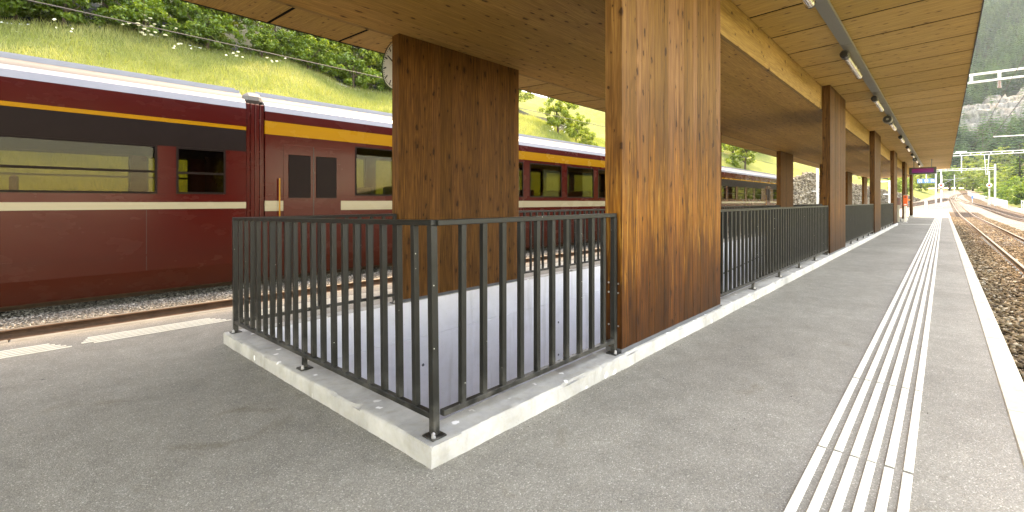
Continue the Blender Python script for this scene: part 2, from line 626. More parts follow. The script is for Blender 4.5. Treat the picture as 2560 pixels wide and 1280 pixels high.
M['red'] = mat_trainpaint("coach_red", (0.060, 0.0018, 0.0014))
M['cream'] = mat_trainpaint("coach_cream_stripe", (0.34, 0.31, 0.21))
M['yellow'] = mat_trainpaint("coach_yellow_stripe", (0.36, 0.16, 0.008))
M['coachroof'] = simple("coach_silver_roof", (0.125, 0.112, 0.095), 0.6, 0.0, 0.15, 1.2, 0.5)
M['coachroof_side'] = simple("coach_roof_edge", (0.20, 0.205, 0.22), 0.4, 0.2, 0.1, 2)
M['under'] = simple("underframe_grime", (0.035, 0.03, 0.026), 0.8, 0, 0.4, 5)
M['interior'] = simple("coach_interior", (0.16, 0.12, 0.08), 0.7, 0, 0.2, 3)
M['seat'] = simple("coach_seat", (0.12, 0.03, 0.025), 0.8, 0, 0.2, 6)
M['win_frame'] = simple("window_rubber", (0.010, 0.005, 0.004), 0.5, 0, 0.2, 8, 0.12)
M['glass'] = mat_glass("coach_glass", (0.62, 0.60, 0.45), 0.30)
M['clear'] = mat_glass("clock_glass", (0.95, 0.95, 0.95), 1.0)

M['rail'] = simple("rail_rust", (0.13, 0.075, 0.045), 0.6, 0.3, 0.3, 9)
M['railtop'] = simple("rail_polished", (0.20, 0.19, 0.17), 0.38, 0.6, 0.1, 9)
M['sleeper'] = simple("sleeper_steel", (0.075, 0.055, 0.042), 0.8, 0.1, 0.35, 7)
M['stones_brown'] = mat_stones("ballast_brown", [(0, (0.045, 0.029, 0.015)), (0.45, (0.145, 0.096, 0.050)), (0.85, (0.25, 0.18, 0.10)), (1.0, (0.40, 0.34, 0.25))])
M['stones_grey'] = mat_stones("gravel_grey", [(0, (0.12, 0.108, 0.09)), (0.5, (0.25, 0.235, 0.20)), (1.0, (0.42, 0.40, 0.36))])
M['bed_brown'] = mat_gravel_ground("ballast_bed_brown", (0.035, 0.023, 0.012), (0.14, 0.095, 0.052), 17)
M['bed_grey'] = mat_gravel_ground("gravel_bed_grey", (0.10, 0.09, 0.075), (0.28, 0.265, 0.23), 24)
M['path'] = mat_gravel_ground("pale_gravel_path", (0.17, 0.155, 0.13), (0.27, 0.255, 0.22), 40, 0.4)
M['ground'] = mat_ground_green("valley_ground", [(0.25, (0.05, 0.07, 0.018)), (0.5, (0.10, 0.125, 0.03)), (0.75, (0.17, 0.17, 0.055))])
M['hill'] = mat_ground_green("hill_turf", [(0.25, (0.08, 0.105, 0.025)), (0.5, (0.15, 0.175, 0.048)), (0.78, (0.22, 0.215, 0.085))], 0.7, 7)
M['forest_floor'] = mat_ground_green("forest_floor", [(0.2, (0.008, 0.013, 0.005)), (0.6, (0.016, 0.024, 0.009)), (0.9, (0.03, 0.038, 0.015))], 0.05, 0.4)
M['bark'] = simple("bark", (0.075, 0.058, 0.042), 0.9, 0, 0.35, 6, 0.2, 0, 0.5)
M['leaf'] = mat_foliage("broad_leaves", (0.034, 0.080, 0.012), (0.12, 0.215, 0.028), (0.28, 0.36, 0.055))
M['leaf2'] = mat_foliage("yellowish_leaves", (0.06, 0.105, 0.015), (0.185, 0.26, 0.034), (0.35, 0.40, 0.065))
M['leaf3'] = mat_foliage("bluish_leaves", (0.03, 0.080, 0.024), (0.095, 0.20, 0.052), (0.22, 0.33, 0.09))
M['needle'] = mat_foliage("spruce_needles", (0.016, 0.038, 0.012), (0.038, 0.08, 0.022), (0.08, 0.135, 0.036), 0.3)
M['needle_far'] = mat_foliage("far_conifers", (0.010, 0.032, 0.014), (0.045, 0.105, 0.040), (0.10, 0.19, 0.075), 0.2, 0.02, 0.0)
M['grass'] = mat_foliage("grass_blades", (0.15, 0.20, 0.06), (0.26, 0.31, 0.11), (0.40, 0.40, 0.20), 0.5, 0.8, 0.02)
M['flower'] = simple("umbel_white", (0.80, 0.80, 0.68), 0.8, 0, 0.08, 20)
M['stem'] = simple("flower_stem", (0.12, 0.16, 0.05), 0.8, 0, 0.2, 20)
t = NT("limestone_rock")
_n1 = t.noise(t.pos, 0.09, 8, 0.7, 0.6)
_n2 = t.noise(t.scale(t.pos, (1, 1, 0.4)), 0.5, 6, 0.7)
_col = t.ramp(_n2, [(0.28, (0.05, 0.047, 0.04)), (0.5, (0.19, 0.185, 0.165)), (0.7, (0.33, 0.32, 0.29))])
_col = t.mix(t.mapr(_n1, 0.55, 0.68, 0, 0.85), _col, (0.05, 0.075, 0.025))
M['rock'] = t.pbr(_col, 0.9, 0, t.bump(_n2, 0.9, 1.5), 0.2)
M['wallstone'] = mat_stones("retaining_stone", [(0, (0.07, 0.055, 0.038)), (0.5, (0.17, 0.142, 0.102)), (1.0, (0.30, 0.265, 0.205))], 0.15)
M['mortar'] = simple("mortar", (0.12, 0.105, 0.08), 0.9, 0, 0.3, 3)
M['orange'] = simple("orange_enamel", (0.80, 0.10, 0.012), 0.35, 0, 0.06, 6)
M['maroon'] = simple("maroon_enamel", (0.07, 0.008, 0.010), 0.35, 0, 0.1, 6)
M['binbase'] = simple("beige_concrete_base", (0.20, 0.18, 0.13), 0.7, 0, 0.15, 8)
M['blue'] = simple("sign_blue", (0.05, 0.20, 0.62), 0.4, 0, 0.05, 6)
M['roof_tile'] = simple("roof_tile", (0.24, 0.11, 0.065), 0.8, 0, 0.3, 4)
M['plaster'] = simple("house_plaster", (0.62, 0.60, 0.54), 0.8, 0, 0.1, 1)
M['dark_pane'] = simple("dark_pane", (0.03, 0.035, 0.04), 0.08, 0, 0.1, 3)
M['wire'] = simple("wire", (0.035, 0.035, 0.032), 0.7, 0.0, 0.1, 3)
M['yellow_post'] = simple("yellow_post", (0.75, 0.50, 0.02), 0.5, 0, 0.1, 3)
t = NT("led_display")
_x, _y, _z = t.xyz()
_g = t.mapr(_z, 2.93, 3.22, 0.0, 1.0)
_c = t.mix(_g, (0.09, 0.012, 0.16), (0.16, 0.010, 0.075))
M['led'] = t.pbr(_c, 0.15, 0, None, 0.5, 0, (0.20, 0.01, 0.10), 0.02)
t = NT("red_signal_lens")
M['lens'] = t.pbr((0.6, 0.02, 0.01), 0.2, 0, None, 0.5, 0, (1.0, 0.05, 0.02), 0.10)

# ------------------------------------------------------------------ layout of the place
KR, KL = 0.10, 0.045              # kerb tops right / left of the stairwell
PE_R, PE_L = -0.40, 6.50          # platform edges
COLX = [3.08 + 8.64 * i for i in range(6)]
COLW = 2.08
X_END_STAIR = COLX[3] + COLW + 0.1
ROOF0, ROOF1 = -9.5, 49.7
Z_SOF, Z_IN, Z_OUT = 3.18, 3.67, 3.76
BY0, BY1 = 1.90, 4.80             # the lower box of the canopy
RAIL_Z = -0.36


def pz(y):                        # crossfall of the platform towards the left track
    return 0.0 if y < 1.75 else -0.018 * (y - 1.75)


def gz(x):                        # the line climbs beyond the station
    return np.interp(x, [-300, 70, 100, 150, 200, 235, 270, 360], [0, 0, 0.35, 1.35, 2.8, 4.5, 5.8, 9.0])


def yb(x):                        # foot of the hill on the left
    return np.interp(x, [-200, 60, 95, 130, 165, 200, 240, 320], [13.4, 13.4, 12.6, 9.0, 5.2, 3.6, 1.5, -4])


def wallh(x):                     # height of the stone retaining wall at that foot
    return np.interp(x, [-200, 50, 62, 72, 100, 140, 175, 400], [0, 0, 4.2, 5.6, 4.6, 2.6, 0.0, 0])


def hill_z(x, y):
    tt = np.maximum(y - yb(x), 0)
    s = np.where(tt < 13.8, 0.67 * tt, 9.246 + (tt - 13.8) * 0.42)
    bump = 0.35 * np.sin(x * 0.31 + y * 0.2) * np.minimum(tt / 6, 1) + 0.2 * np.sin(x * 0.83 - y * 0.5) * np.minimum(tt / 6, 1)
    fall = np.interp(x, [-200, 30, 70, 200], [1, 1, 0.75, 0.5])
    return -0.6 + gz(x) + wallh(x) + s * fall + bump


# ground: one sheet under everything near, rising with the line
def grid(name, xs, ys, zf, mat, smooth=True):
    X, Y = np.meshgrid(xs, ys, indexing='ij')
    Z = zf(X, Y)
    v = np.stack([X, Y, Z], -1).reshape(-1, 3)
    n, m = len(xs), len(ys)
    i, j = np.meshgrid(np.arange(n - 1), np.arange(m - 1), indexing='ij')
    a = (i * m + j).ravel()
    f = np.stack([a, a + m, a + m + 1, a + 1], -1)
    return put(name, npmesh(name, v, (4, f), mat, smooth=smooth))


def ground_z(X, Y):
    z = -0.62 + gz(X)
    side = np.maximum(-Y - 12, 0) * np.interp(X, [100, 200], [0, 0.12]) * 1.0
    drop = np.where(X < 100, -np.minimum(np.maximum(-Y - 9, 0) * 0.25, 2.5), 0)
    pit = np.where((X > -1) & (X < 38) & (Y > 0.4) & (Y < 6.1), -4.0, 0)
    return z + np.minimum(side, 12) + drop + pit


struct(grid("ground", np.concatenate([np.arange(-120, -3, 10), [-3, 0, 20, 36, 40], np.arange(46, 420, 6)]), np.concatenate([np.arange(-200, -20, 12), np.arange(-20, -0.4, 1.5), [-0.3, 0.5, 3, 6.0, 6.4, 8, 11, 14, 30, 60]]), ground_z, M['ground']))
hx = np.concatenate([np.arange(-45, 60, 1.0), np.arange(60, 260, 2.5)])
ht = np.concatenate([np.arange(0, 14.2, 0.5), [14.2]])
HX, HT = np.meshgrid(hx, ht, indexing='ij')
HY = HT + yb(HX)
HZ = hill_z(HX, HY)
_v = np.stack([HX, HY, HZ], -1).reshape(-1, 3)
_n, _m = HX.shape
_i, _j = np.meshgrid(np.arange(_n - 1), np.arange(_m - 1), indexing='ij')
_a = (_i * _m + _j).ravel()
struct(put("hillside", npmesh("hillside", _v, (4, np.stack([_a, _a + _m, _a + _m + 1, _a + 1], -1)), M['hill'], smooth=True)))

def wood_floor(X, T):
    return hill_z(X, T + yb(X))


_xs, _ts = np.concatenate([np.arange(-45, 44, 1.5)]), np.concatenate([[14.15], np.arange(14.6, 70, 2.5)])
WX, WT = np.meshgrid(_xs, _ts, indexing='ij')
for _nm, _x0, _x1, _mt in (("wood_floor", -45, 44.1, 'forest_floor'), ("upper_meadow", 44, 262, 'hill')):
    _xs = np.arange(_x0, _x1, 1.5)
    WX, WT = np.meshgrid(_xs, _ts, indexing='ij')
    _v = np.stack([WX, WT + yb(WX), wood_floor(WX, WT) + 0.02], -1).reshape(-1, 3)
    _n, _m = WX.shape
    _i, _j = np.meshgrid(np.arange(_n - 1), np.arange(_m - 1), indexing='ij')
    _a = (_i * _m + _j).ravel()
    struct(put(_nm, npmesh(_nm, _v, (4, np.stack([_a, _a + _m, _a + _m + 1, _a + 1], -1)), M[_mt], smooth=True)))

# gravel and ballast beds beside the platform


def strip(name, y0, y1, z, mat, x0=-30, x1=130, dz=0.0):
    xs = np.linspace(x0, x1, 60)
    return struct(grid(name, xs, np.array([y0, y1]), lambda X, Y: z + gz(X) + 0 * Y, mat))


strip("ballast_bed", -3.35, PE_R + 0.02, -0.515, M['bed_brown'])
strip("gravel_path", -4.75, -3.35, -0.50, M['path'], x1=300)
strip("ballast_bed", -7.2, -4.75, -0.515, M['bed_brown'], x1=300)
strip("gravel_path", -9.2, -7.2, -0.50, M['path'], x1=300)
strip("ballast_bed", PE_L - 0.02, 8.85, -0.53, M['bed_brown'], x1=70)
strip("gravel_path", 8.85, 10.6, -0.50, M['bed_grey'], x1=70)
strip("ballast_bed", 10.6, 13.5, -0.52, M['bed_grey'], x1=70)
struct(grid("gravel_yard", np.linspace(88, 300, 60), np.array([-3.35, 4.0, 12.0]), lambda X, Y: -0.49 + gz(X) + np.where(Y > 3, -0.05, 0), M['path']))

# platform slab with the opening for the stairs
pm = MB()
px = [-26, 1.40, X_END_STAIR - 0.05, 88]
py = [PE_R + 0.13, 1.80, 4.70, PE_L - 0.12]
for i in range(3):
    for j in range(3):
        if i == 1 and j == 1:
            continue
        b = len(pm.v)
        pm.v += [(px[i], py[j], pz(py[j])), (px[i + 1], py[j], pz(py[j])), (px[i + 1], py[j + 1], pz(py[j + 1])), (px[i], py[j + 1], pz(py[j + 1]))]
        pm.f.append((b, b + 1, b + 2, b + 3))
platform = struct(pm.build("platform", M['asphalt']))
# coping stones along both edges, 2 m each
for y0, y1, nm in ((PE_R, PE_R + 0.13, 'r'), (PE_L - 0.12, PE_L, 'l')):
    zt = pz((y0 + y1) / 2) + 0.004
    cm = MB().box(0.004, 1.996, y0, y1, -0.62 - zt + 0.02, 0).mesh("coping_stone", M['coping'] if nm == 'r' else M['coping_grey'], bevel=0.008)
    k = -26
    while k < 88:
        put("coping_stone", cm, platform, (k, 0, zt + random.uniform(-0.0012, 0.0012)))
        k += 2
MB().box(87.99, 88.1, PE_R, PE_L, -0.7, -0.09).build("platform_end", M['coping'], platform)

# tactile strips: six on the right, five on the left, laid in plates
L = 1.235
sm = MB().box(0, L - 0.022, -0.0175, 0.0175, 0, 0.0055).mesh("tactile_strip", M['stripe'], bevel=0.002)
n_right = 0
for s in range(6):
    yy = 0.118 + s * 0.0655
    for k in range(42):
        x0 = 0.30 + k * L
        put("tactile_strip", sm, platform, (x0 + random.uniform(-0.004, 0.004), yy, 0.0015))
        n_right += 1
MB().box(52.2, 88, 0.095, 0.47, 0.0, 0.004).build("tactile_band", M['stripe'], platform, loc=(0, 0, 0.002))
sm2 = MB().box(0, 1.0, -0.013, 0.013, 0, 0.0055).mesh("tactile_strip", M['stripe'], bevel=0.002)
runs = [(-5.2, 0.33), (0.43, 1.60), (1.70, 12.0), (12.1, 22.0), (22.1, 40.0)]
for s in range(5):
    yy = 5.72 + s * 0.066
    for a, b_ in runs:
        a2 = a + (0.10 if s == 0 else 0.0) + 0.02 * s
        b2 = b_ + 0.055 * (2 - s) * 0.6
        n = max(1, int(round((b2 - a2) / 2.5)))
        for q in range(n):
            o = put("tactile_strip", sm2, platform, (a2 + (b2 - a2) * q / n, yy, pz(yy) + 0.0015))
            o.scale = ((b2 - a2) / n - 0.012, 1, 1)
# row of small studs across the platform beside the end of the stairwell
dm = MB().box(-0.07, 0.07, -0.055, 0.055, 0, 0.006).mesh("tactile_stud", M['stripe'], bevel=0.002)
for k in range(13):
    put("tactile_stud", dm, platform, (32.6, 1.62 - k * 0.087 * 1.2 * 0.95, 0.0015))

# kerb round the stairwell: cast in place, edges slightly uneven
def kerb_run(p0, p1, width, h0, h1, low=-0.3, seed=1):
    """p0 -> p1 is the outer bottom line; the kerb lies to the left of it"""
    r_ = np.random.default_rng(seed)
    ln = math.hypot(p1[0] - p0[0], p1[1] - p0[1])
    n = int(ln / 0.03) + 1
    dx, dy = (p1[0] - p0[0]) / ln, (p1[1] - p0[1]) / ln
    nx, ny = -dy, dx
    prof = [(0, low), (0, 0.0), (0, 0.45), (0, 0.82), (0.004, 0.93), (0.012, 1.0), (0.05, 1.0), (0.10, 1.0), (width - 0.006, 1.0), (width, 0.94), (width, low)]
    vs = []
    jit = np.cumsum(r_.normal(0, 0.0009, (n, 2)), 0)
    jit -= np.linspace(0, 1, n)[:, None] * jit[-1]
    jit = np.clip(jit, -0.006, 0.006)
    chip = np.zeros(n)
    for _ in range(int(ln * 2.2)):
        c = r_.integers(n)
        w_ = r_.integers(1, 4)
        chip[max(0, c - w_):c + w_] = r_.uniform(0.004, 0.013)
    for i in range(n):
        f = i / (n - 1)
        h = h0 + (h1 - h0) * f
        for k_, (o, q) in enumerate(prof):
            z = q if q == low else h * q
            oo = o
            if k_ in (1, 2, 3):
                oo += jit[i, 0] + r_.normal(0, 0.0009)
            if k_ in (4, 5):
                oo += jit[i, 0] + chip[i] * (1 if k_ == 4 else 1.3) + r_.normal(0, 0.0008)
                z -= chip[i] * (0.9 if k_ == 4 else 0.35)
            if k_ in (6, 7, 8) or k_ == 5:
                z += jit[i, 1] * 0.25 + r_.normal(0, 0.0005)
            vs.append((p0[0] + dx * ln * f + nx * oo, p0[1] + dy * ln * f + ny * oo, z))
    m = len(prof)
    fs = []
    for i in range(n - 1):
        for k_ in range(m - 1):
            a = i * m + k_
            fs.append((a, a + m, a + m + 1, a + 1))
    mb = MB()
    mb.v, mb.f = vs, fs
    mb.f.append(tuple(range(m)))
    mb.f.append(tuple((n - 1) * m + k_ for k_ in range(m))[::-1])
    return struct(mb.build("stairwell_kerb", M['kerb'], smooth=True))


KX0, KX1, KY0, KY1 = 1.317, X_END_STAIR, 1.722, 4.77
kerb_run((KX0 + 0.0015, KY0), (KX1, KY0), 0.19, KR, KR, seed=3)
kerb_run((KX0, KY1), (KX0, KY0 + 0.0015), 0.19, KL + 0.002, KR - 0.001, seed=4)
kerb_piece = MB().box(KX0 + 0.17, KX1, KY1 - 0.146, KY1 - 0.001, -0.2, KL)
struct(kerb_piece.build("stairwell_kerb", M['kerb'], bevel=0.012, seg=2))

# stairwell: side walls of cast panels, back wall, floor and flight of steps
IW_R, IW_L, IW_F = KY0 + 0.188, KY1 - 0.15, KX0 + 0.188
sw = struct(MB().box(IW_F, KX1, IW_L + 0.012, IW_L + 0.20, -3.4, 0.02).build("stairwell_wall", M['stairwall']))
rows = [(-0.40, KL - 0.004), (-1.62, -0.404), (-3.2, -1.624)]
for (z0, z1) in rows:
    x = IW_F
    while x < KX1 - 0.1:
        x2 = min(x + 2.70, KX1)
        MB().box(x + 0.002, x2 - 0.002, IW_L, IW_L + 0.02, z0 + 0.002, z1 - 0.002).build("panel", M['stairwall'], sw, bevel=0.002)
        x = x2
tie = MB().tube([(0, 0.0, 0), (0, 0.006, 0)], 0.018, 12).mesh("tie_hole", M['rubber'])
for k in range(10):
    for z in (-0.75, -1.28):
        put("tie_hole", tie, sw, (IW_F + 0.55 + k * 1.35, IW_L - 0.003, z))
sw2 = struct(MB().box(IW_F, KX1, IW_R - 0.17, IW_R, -3.4, 0.02).build("stairwell_wall", M['stairwall']))
struct(MB().box(IW_F - 0.18, IW_F, IW_R + 0.001, IW_L - 0.001, -3.4, 0.02).build("stairwell_wall", M['stairwall']))
fl = MB().box(IW_F, 19.0, IW_R + 0.002, IW_L - 0.002, -3.3, -3.0)
struct(fl.build("stairwell_floor", M['coping']))
st = thing("staircase", "concrete flight of steps rising inside the railed stairwell", "stairs", (19.0, IW_R, -3.0))
for k in range(19):
    MB().box(k * 0.62, (k + 1) * 0.62, 0.004, IW_L - IW_R - 0.004, -0.2, 0.158 * (k + 1) - 0.03).build("step", M['coping'], st)
hr = thing("handrail", "dark tubular handrail fixed along the grey stairwell wall", "handrail", (5.0, IW_L, -2.2))
pts = [(0, -0.08, -0.05), (1.0, -0.08, 0.0), (6.0, -0.08, 1.28), (13, -0.08, 1.6), (24, -0.08, 3.0)]
MB().tube(pts, 0.021, 10).build("rail", M['iron'], hr, smooth=True)
for k in range(12):
    x = 0.4 + k * 2.0
    z = float(np.interp(x, [p[0] for p in pts], [p[2] for p in pts]))
    MB().tube([(x, -0.075, z), (x, -0.075, z - 0.06), (x, 0.003, z - 0.08)], 0.008, 6).build("bracket", M['iron'], hr)

# ------------------------------------------------------------------ canopy
canopy = thing("platform_canopy", "long timber platform canopy on broad wooden columns over the stairwell", "canopy", (0, 0, 0))
soffit = MB().box(ROOF0, ROOF1, BY0 + 0.01, BY1 - 0.01, Z_SOF + 0.03, Z_SOF + 0.05).build("soffit", M['soffit'], canopy)
nb = 12
bw = (BY1 - BY0 - 0.11) / nb
seg_x = [ROOF0 + (ROOF1 - ROOF0) * k / 7 for k in range(8)]
for i in range(nb):
    for k in range(7):
        y0 = BY0 + 0.055 + i * bw
        sh = 0.0
        MB().box(seg_x[k] + 0.001, seg_x[k + 1] - 0.001, y0 + 0.0006, y0 + bw - 0.0006, Z_SOF + random.uniform(0, 0.0016), Z_SOF + 0.04).build("board", M['soffit'], soffit)
for side, ya, yc in (("right", BY0, BY0 + 0.054), ("left", BY1 - 0.054, BY1)):
    for k in range(7):
        MB().box(seg_x[k] + 0.002, seg_x[k + 1] - 0.002, ya, yc, Z_SOF - 0.003, Z_IN + 0.03).build("beam", M['beam'], canopy, bevel=0.003)
# overhangs: cross-laid panels with open joints
PW = 1.052
for side in (0, 1):
    yi, yo = (BY0 - 0.002, -0.365) if side == 0 else (BY1 + 0.002, 7.02)
    ov = MB().hexa([(ROOF0, yi, Z_IN + 0.006), (ROOF1, yi, Z_IN + 0.006), (ROOF1, yo, Z_OUT + 0.006), (ROOF0, yo, Z_OUT + 0.006),
                    (ROOF0, yi, Z_IN + 0.30), (ROOF1, yi, Z_IN + 0.30), (ROOF1, yo, Z_OUT + 0.10), (ROOF0, yo, Z_OUT + 0.10)]).build("overhang", M['gap'], canopy)
    x = 0.40
    while x > ROOF0:
        x -= PW
    pmsh = None
    while x < ROOF1:
        xa, xb = max(x, ROOF0) + 0.024, min(x + PW, ROOF1) - 0.024
        if xb - xa > 0.05:
            full = xb - xa > PW - 0.06
            if full and pmsh is not None:
                me = pmsh
            else:
                me = MB().hexa([(0, yi, Z_IN), (xb - xa, yi, Z_IN), (xb - xa, yo, Z_OUT), (0, yo, Z_OUT),
                                (0, yi, Z_IN + 0.05), (xb - xa, yi, Z_IN + 0.05), (xb - xa, yo, Z_OUT + 0.05), (0, yo, Z_OUT + 0.05)]).mesh("panel", M['panel'], bevel=0.003)
                if full:
                    pmsh = me
            put("panel", me, ov, (xa, 0, random.uniform(-0.001, 0.001)))
        x += PW
    ye = yo - 0.012 if side == 0 else yo + 0.012
    a_, b_ = min(yo, ye), max(yo, ye)
    MB().box(ROOF0 - 0.01, ROOF1 + 0.01, a_, b_, Z_OUT - 0.012, Z_OUT + 0.16).build("fascia", M['fascia'], canopy)
MB().box(ROOF1 + 0.002, ROOF1 + 0.03, BY0 - 0.01, BY1 + 0.01, Z_SOF - 0.003, Z_IN + 0.3).build("end_board", M['beam'], canopy)
MB().hexa([(ROOF0 - .02, -0.39, Z_OUT + 0.163), (ROOF1 + .04, -0.39, Z_OUT + 0.163), (ROOF1 + .04, 7.05, Z_OUT + 0.163), (ROOF0 - .02, 7.05, Z_OUT + 0.163),
           (ROOF0 - .02, -0.39, Z_OUT + 0.20), (ROOF1 + .04, -0.39, Z_OUT + 0.20), (ROOF1 + .04, 7.05, Z_OUT + 0.20), (ROOF0 - .02, 7.05, Z_OUT + 0.20)]).build("roof_sheet", M['roofing'], canopy)

# columns: slabs of upright boards; right row stands on the kerb, left row on the stairwell wall
ordn = ["nearest", "second", "third", "fourth", "fifth", "sixth"]
random.seed(5)
col_roots = []
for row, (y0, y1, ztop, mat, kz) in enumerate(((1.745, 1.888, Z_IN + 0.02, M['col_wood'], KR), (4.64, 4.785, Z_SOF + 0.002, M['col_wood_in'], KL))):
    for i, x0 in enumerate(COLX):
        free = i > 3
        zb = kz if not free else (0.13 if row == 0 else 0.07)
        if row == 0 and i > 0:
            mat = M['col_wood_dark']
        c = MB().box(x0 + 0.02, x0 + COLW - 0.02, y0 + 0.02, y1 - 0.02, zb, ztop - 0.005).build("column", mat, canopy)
        c["label"] = f"{ordn[i]} broad wooden column of the {'right' if row == 0 else 'left'} row"
        widths = []
        tot = 0
        while tot < COLW - 0.06:
            w = random.choice([0.085, 0.10, 0.115, 0.13])
            widths.append(w)
            tot += w
        sc = COLW / tot
        x = x0
        for w in widths:
            w *= sc
            dy = random.uniform(0, 0.0022)
            MB().box(x + 0.0007, x + w - 0.0007, y0 + dy, y1 - dy, zb + 0.034, ztop).build("board", mat, c)
            x += w
        MB().box(x0 + 0.004, x0 + COLW - 0.004, y0 + 0.003, y1 - 0.003, zb + 0.001, zb + 0.033).build("base_joint", M['rubber'], c)
        if free:
            MB().box(x0 - 0.05, x0 + COLW + 0.05, y0 - 0.05, y1 + 0.05, -0.3, zb).build("plinth", M['kerb'], c, bevel=0.01)
        if row == 0 and i == 0:
            rv = MB().tube([(0, 0, 0), (-0.003, 0, 0)], 0.007, 8).mesh("rivet", M['steel'])
            for zz in (0.55, 0.62, 0.30):
                for yy in (1.775, 1.815, 1.855):
                    put("rivet", rv, c, (x0 - 0.0005, yy, zz + random.uniform(-0.006, 0.006)))

# ------------------------------------------------------------------ railings
RH = 1.04
PITCH = 0.1475


def railing(name, label, x0, y0, x1, y1, zb0, zb1, feet=2, ends=(True, True), group="stairwell railings"):
    ln = math.hypot(x1 - x0, y1 - y0)
    rz = math.atan2(y1 - y0, x1 - x0)
    r = thing(name, label, "railing", (x0, y0, zb0), rz, group)
    r.rotation_euler = (0, -math.atan2(zb1 - zb0, ln), rz)
    a, b = 0.0, ln
    t_ = 0.0165
    MB().box(a - t_, b + t_, -t_, t_, RH - 0.0275, RH).build("top_rail", M['railing'], r, bevel=0.0025)
    MB().box(a + t_ + .001, b - t_ - .001, -t_, t_, 0.083, 0.1122).build("bottom_rail", M['railing'], r, bevel=0.0025)
    pmesh = MB().box(-0.0185, 0.0185, -0.0185, 0.0185, 0.011, RH - 0.0275).mesh("post", M['railing'], bevel=0.002)
    for xx, e in ((a, ends[0]), (b, ends[1])):
        if e:
            p = put("post", pmesh, r, (xx, 0, 0))
    n = int(round(ln / PITCH))
    bmesh_ = MB().box(-0.016, 0.016, -0.0150, 0.0150, 0.1125, RH - 0.0275).mesh("baluster", M['railing'], bevel=0.0018)
    for k in range(1, n):
        put("baluster", bmesh_, r, (a + ln * k / n, 0, 0))
    fplate = MB().box(-0.042, 0.042, -0.042, 0.042, 0.001, 0.010).mesh("foot_plate", M['railing'], bevel=0.0015)
    stub = MB().box(-0.015, 0.015, -0.015, 0.015, 0.0102, 0.0845).mesh("stub", M['railing'], bevel=0.002)
    bolt = MB().tube([(0, 0, 0.0102), (0, 0, 0.019)], 0.012, 6)
    bolt.tube([(0, 0, 0.019), (0, 0, 0.030), (0, 0, 0.036)], [0.0095, 0.009, 0.003], 10)
    bolt = bolt.mesh("bolt", M['steel'])
    for k in range(0 if ends[0] else 1, feet):
        xx = a + ln * k / max(feet - 1, 1)
        is_end = k in (0, feet - 1)
        f = put("foot_plate", fplate, r, (xx, 0, 0))
        if not (is_end and ends[0 if k == 0 else 1]):
            put("stub", stub, f, (0, 0, 0))
        put("bolt", bolt, f, (-0.022 if rz < 1 else -0.026, -0.026 if rz < 1 else 0.026, 0))
    return r


RX0, RY0, RY1 = 1.39, 1.795, 4.685
railing("railing", "dark steel railing across the near end of the stairwell, with the front corner post", RX0, RY0, RX0, RY1, KR, KL, 3)
segR = [(RX0 + 0.0285, COLX[0] - 0.03)] + [(COLX[i] + COLW + 0.03, COLX[i + 1] - 0.03) for i in range(3)]
namesR = ["short dark railing between the front corner post and the nearest right column",
          "dark railing between the nearest and second columns of the right row",
          "dark railing between the second and third columns of the right row",
          "dark railing between the third and fourth columns of the right row"]
namesL = ["short dark railing on the train side, beside the nearest left column",
          "dark railing behind the nearest right column, train side of the stairwell",
          "dark railing on the train side between the second and third left columns",
          "dark railing on the train side between the third and fourth left columns"]
for k, (a, b) in enumerate(segR):
    railing("railing", namesR[k], a, RY0, b, RY0, KR, KR, 2 if k == 0 else 6, ends=(k > 0, True))
for k, (a, b) in enumerate(segR):
    railing("railing", namesL[k], a, RY1, b, RY1, KL, KL, 2 if k == 0 else 6, ends=(k > 0, True))

# ------------------------------------------------------------------ fittings of the canopy
DY = 1.10                          # cable duct line under the right overhang


def ceil_z(y):
    if y < BY0:
        return Z_IN + (BY0 - y) / (BY0 + 0.365) * (Z_OUT - Z_IN)
    return Z_IN + (y - BY1) / (7.02 - BY1) * (Z_OUT - Z_IN)


def duct(y, label):
    zc = ceil_z(y) - 0.006
    d = thing("cable_duct", label, "cable duct", (ROOF0 + 1, y, zc), 0, "cable ducts under the canopy overhangs")
    x = 0.0
    while x < ROOF1 - ROOF0 - 8:
        MB().box(x + 0.002, x + 4.318, -0.075, 0.075, -0.05, 0).build("duct_length", M['duct'], d, bevel=0.004)
        x += 4.32


duct(DY, "long grey cable duct carrying the tube lamps under the right overhang")
duct(5.62, "grey cable duct under the overhang on the train side")

lampw = ["first", "second", "third", "fourth", "fifth", "sixth", "seventh", "eighth", "ninth"]
tube_me = MB()
tube_me.tube([(0, 0, 0), (1.62, 0, 0)], 0.052, 20)
tube_me = tube_me.mesh("tube", M['lamp_metal'], smooth=True)
rib_me = MB().tube([(0.0, 0, 0), (0.012, 0, 0)], 0.055, 20).mesh("ring", M['lamp_metal'], smooth=True)
cap_me = MB().tube([(-0.17, 0, 0), (-0.15, 0, 0), (-0.005, 0, 0)], [0.045, 0.062, 0.062], 18).mesh("end_cap", M['black'], smooth=True)
cap2_me = MB().tube([(1.625, 0, 0), (1.66, 0, 0)], [0.056, 0.050], 18).mesh("end_cap", M['black'], smooth=True)
arm_me = MB().box(-0.02, 0.02, -0.03, 0.03, 0.05, 0.10).mesh("bracket", M['duct'])


def tube_lamp(x, y, label, group):
    l = thing("tube_lamp", label, "lamp", (x, y, ceil_z(y) - 0.158), 0, group)
    put("tube", tube_me, l)
    for q in (0.04, 0.80, 1.56):
        put("ring", rib_me, l, (q, 0, 0))
    put("end_cap", cap_me, l)
    put("end_cap", cap2_me, l)
    for q in (0.2, 1.4):
        put("bracket", arm_me, l, (q, 0, 0))


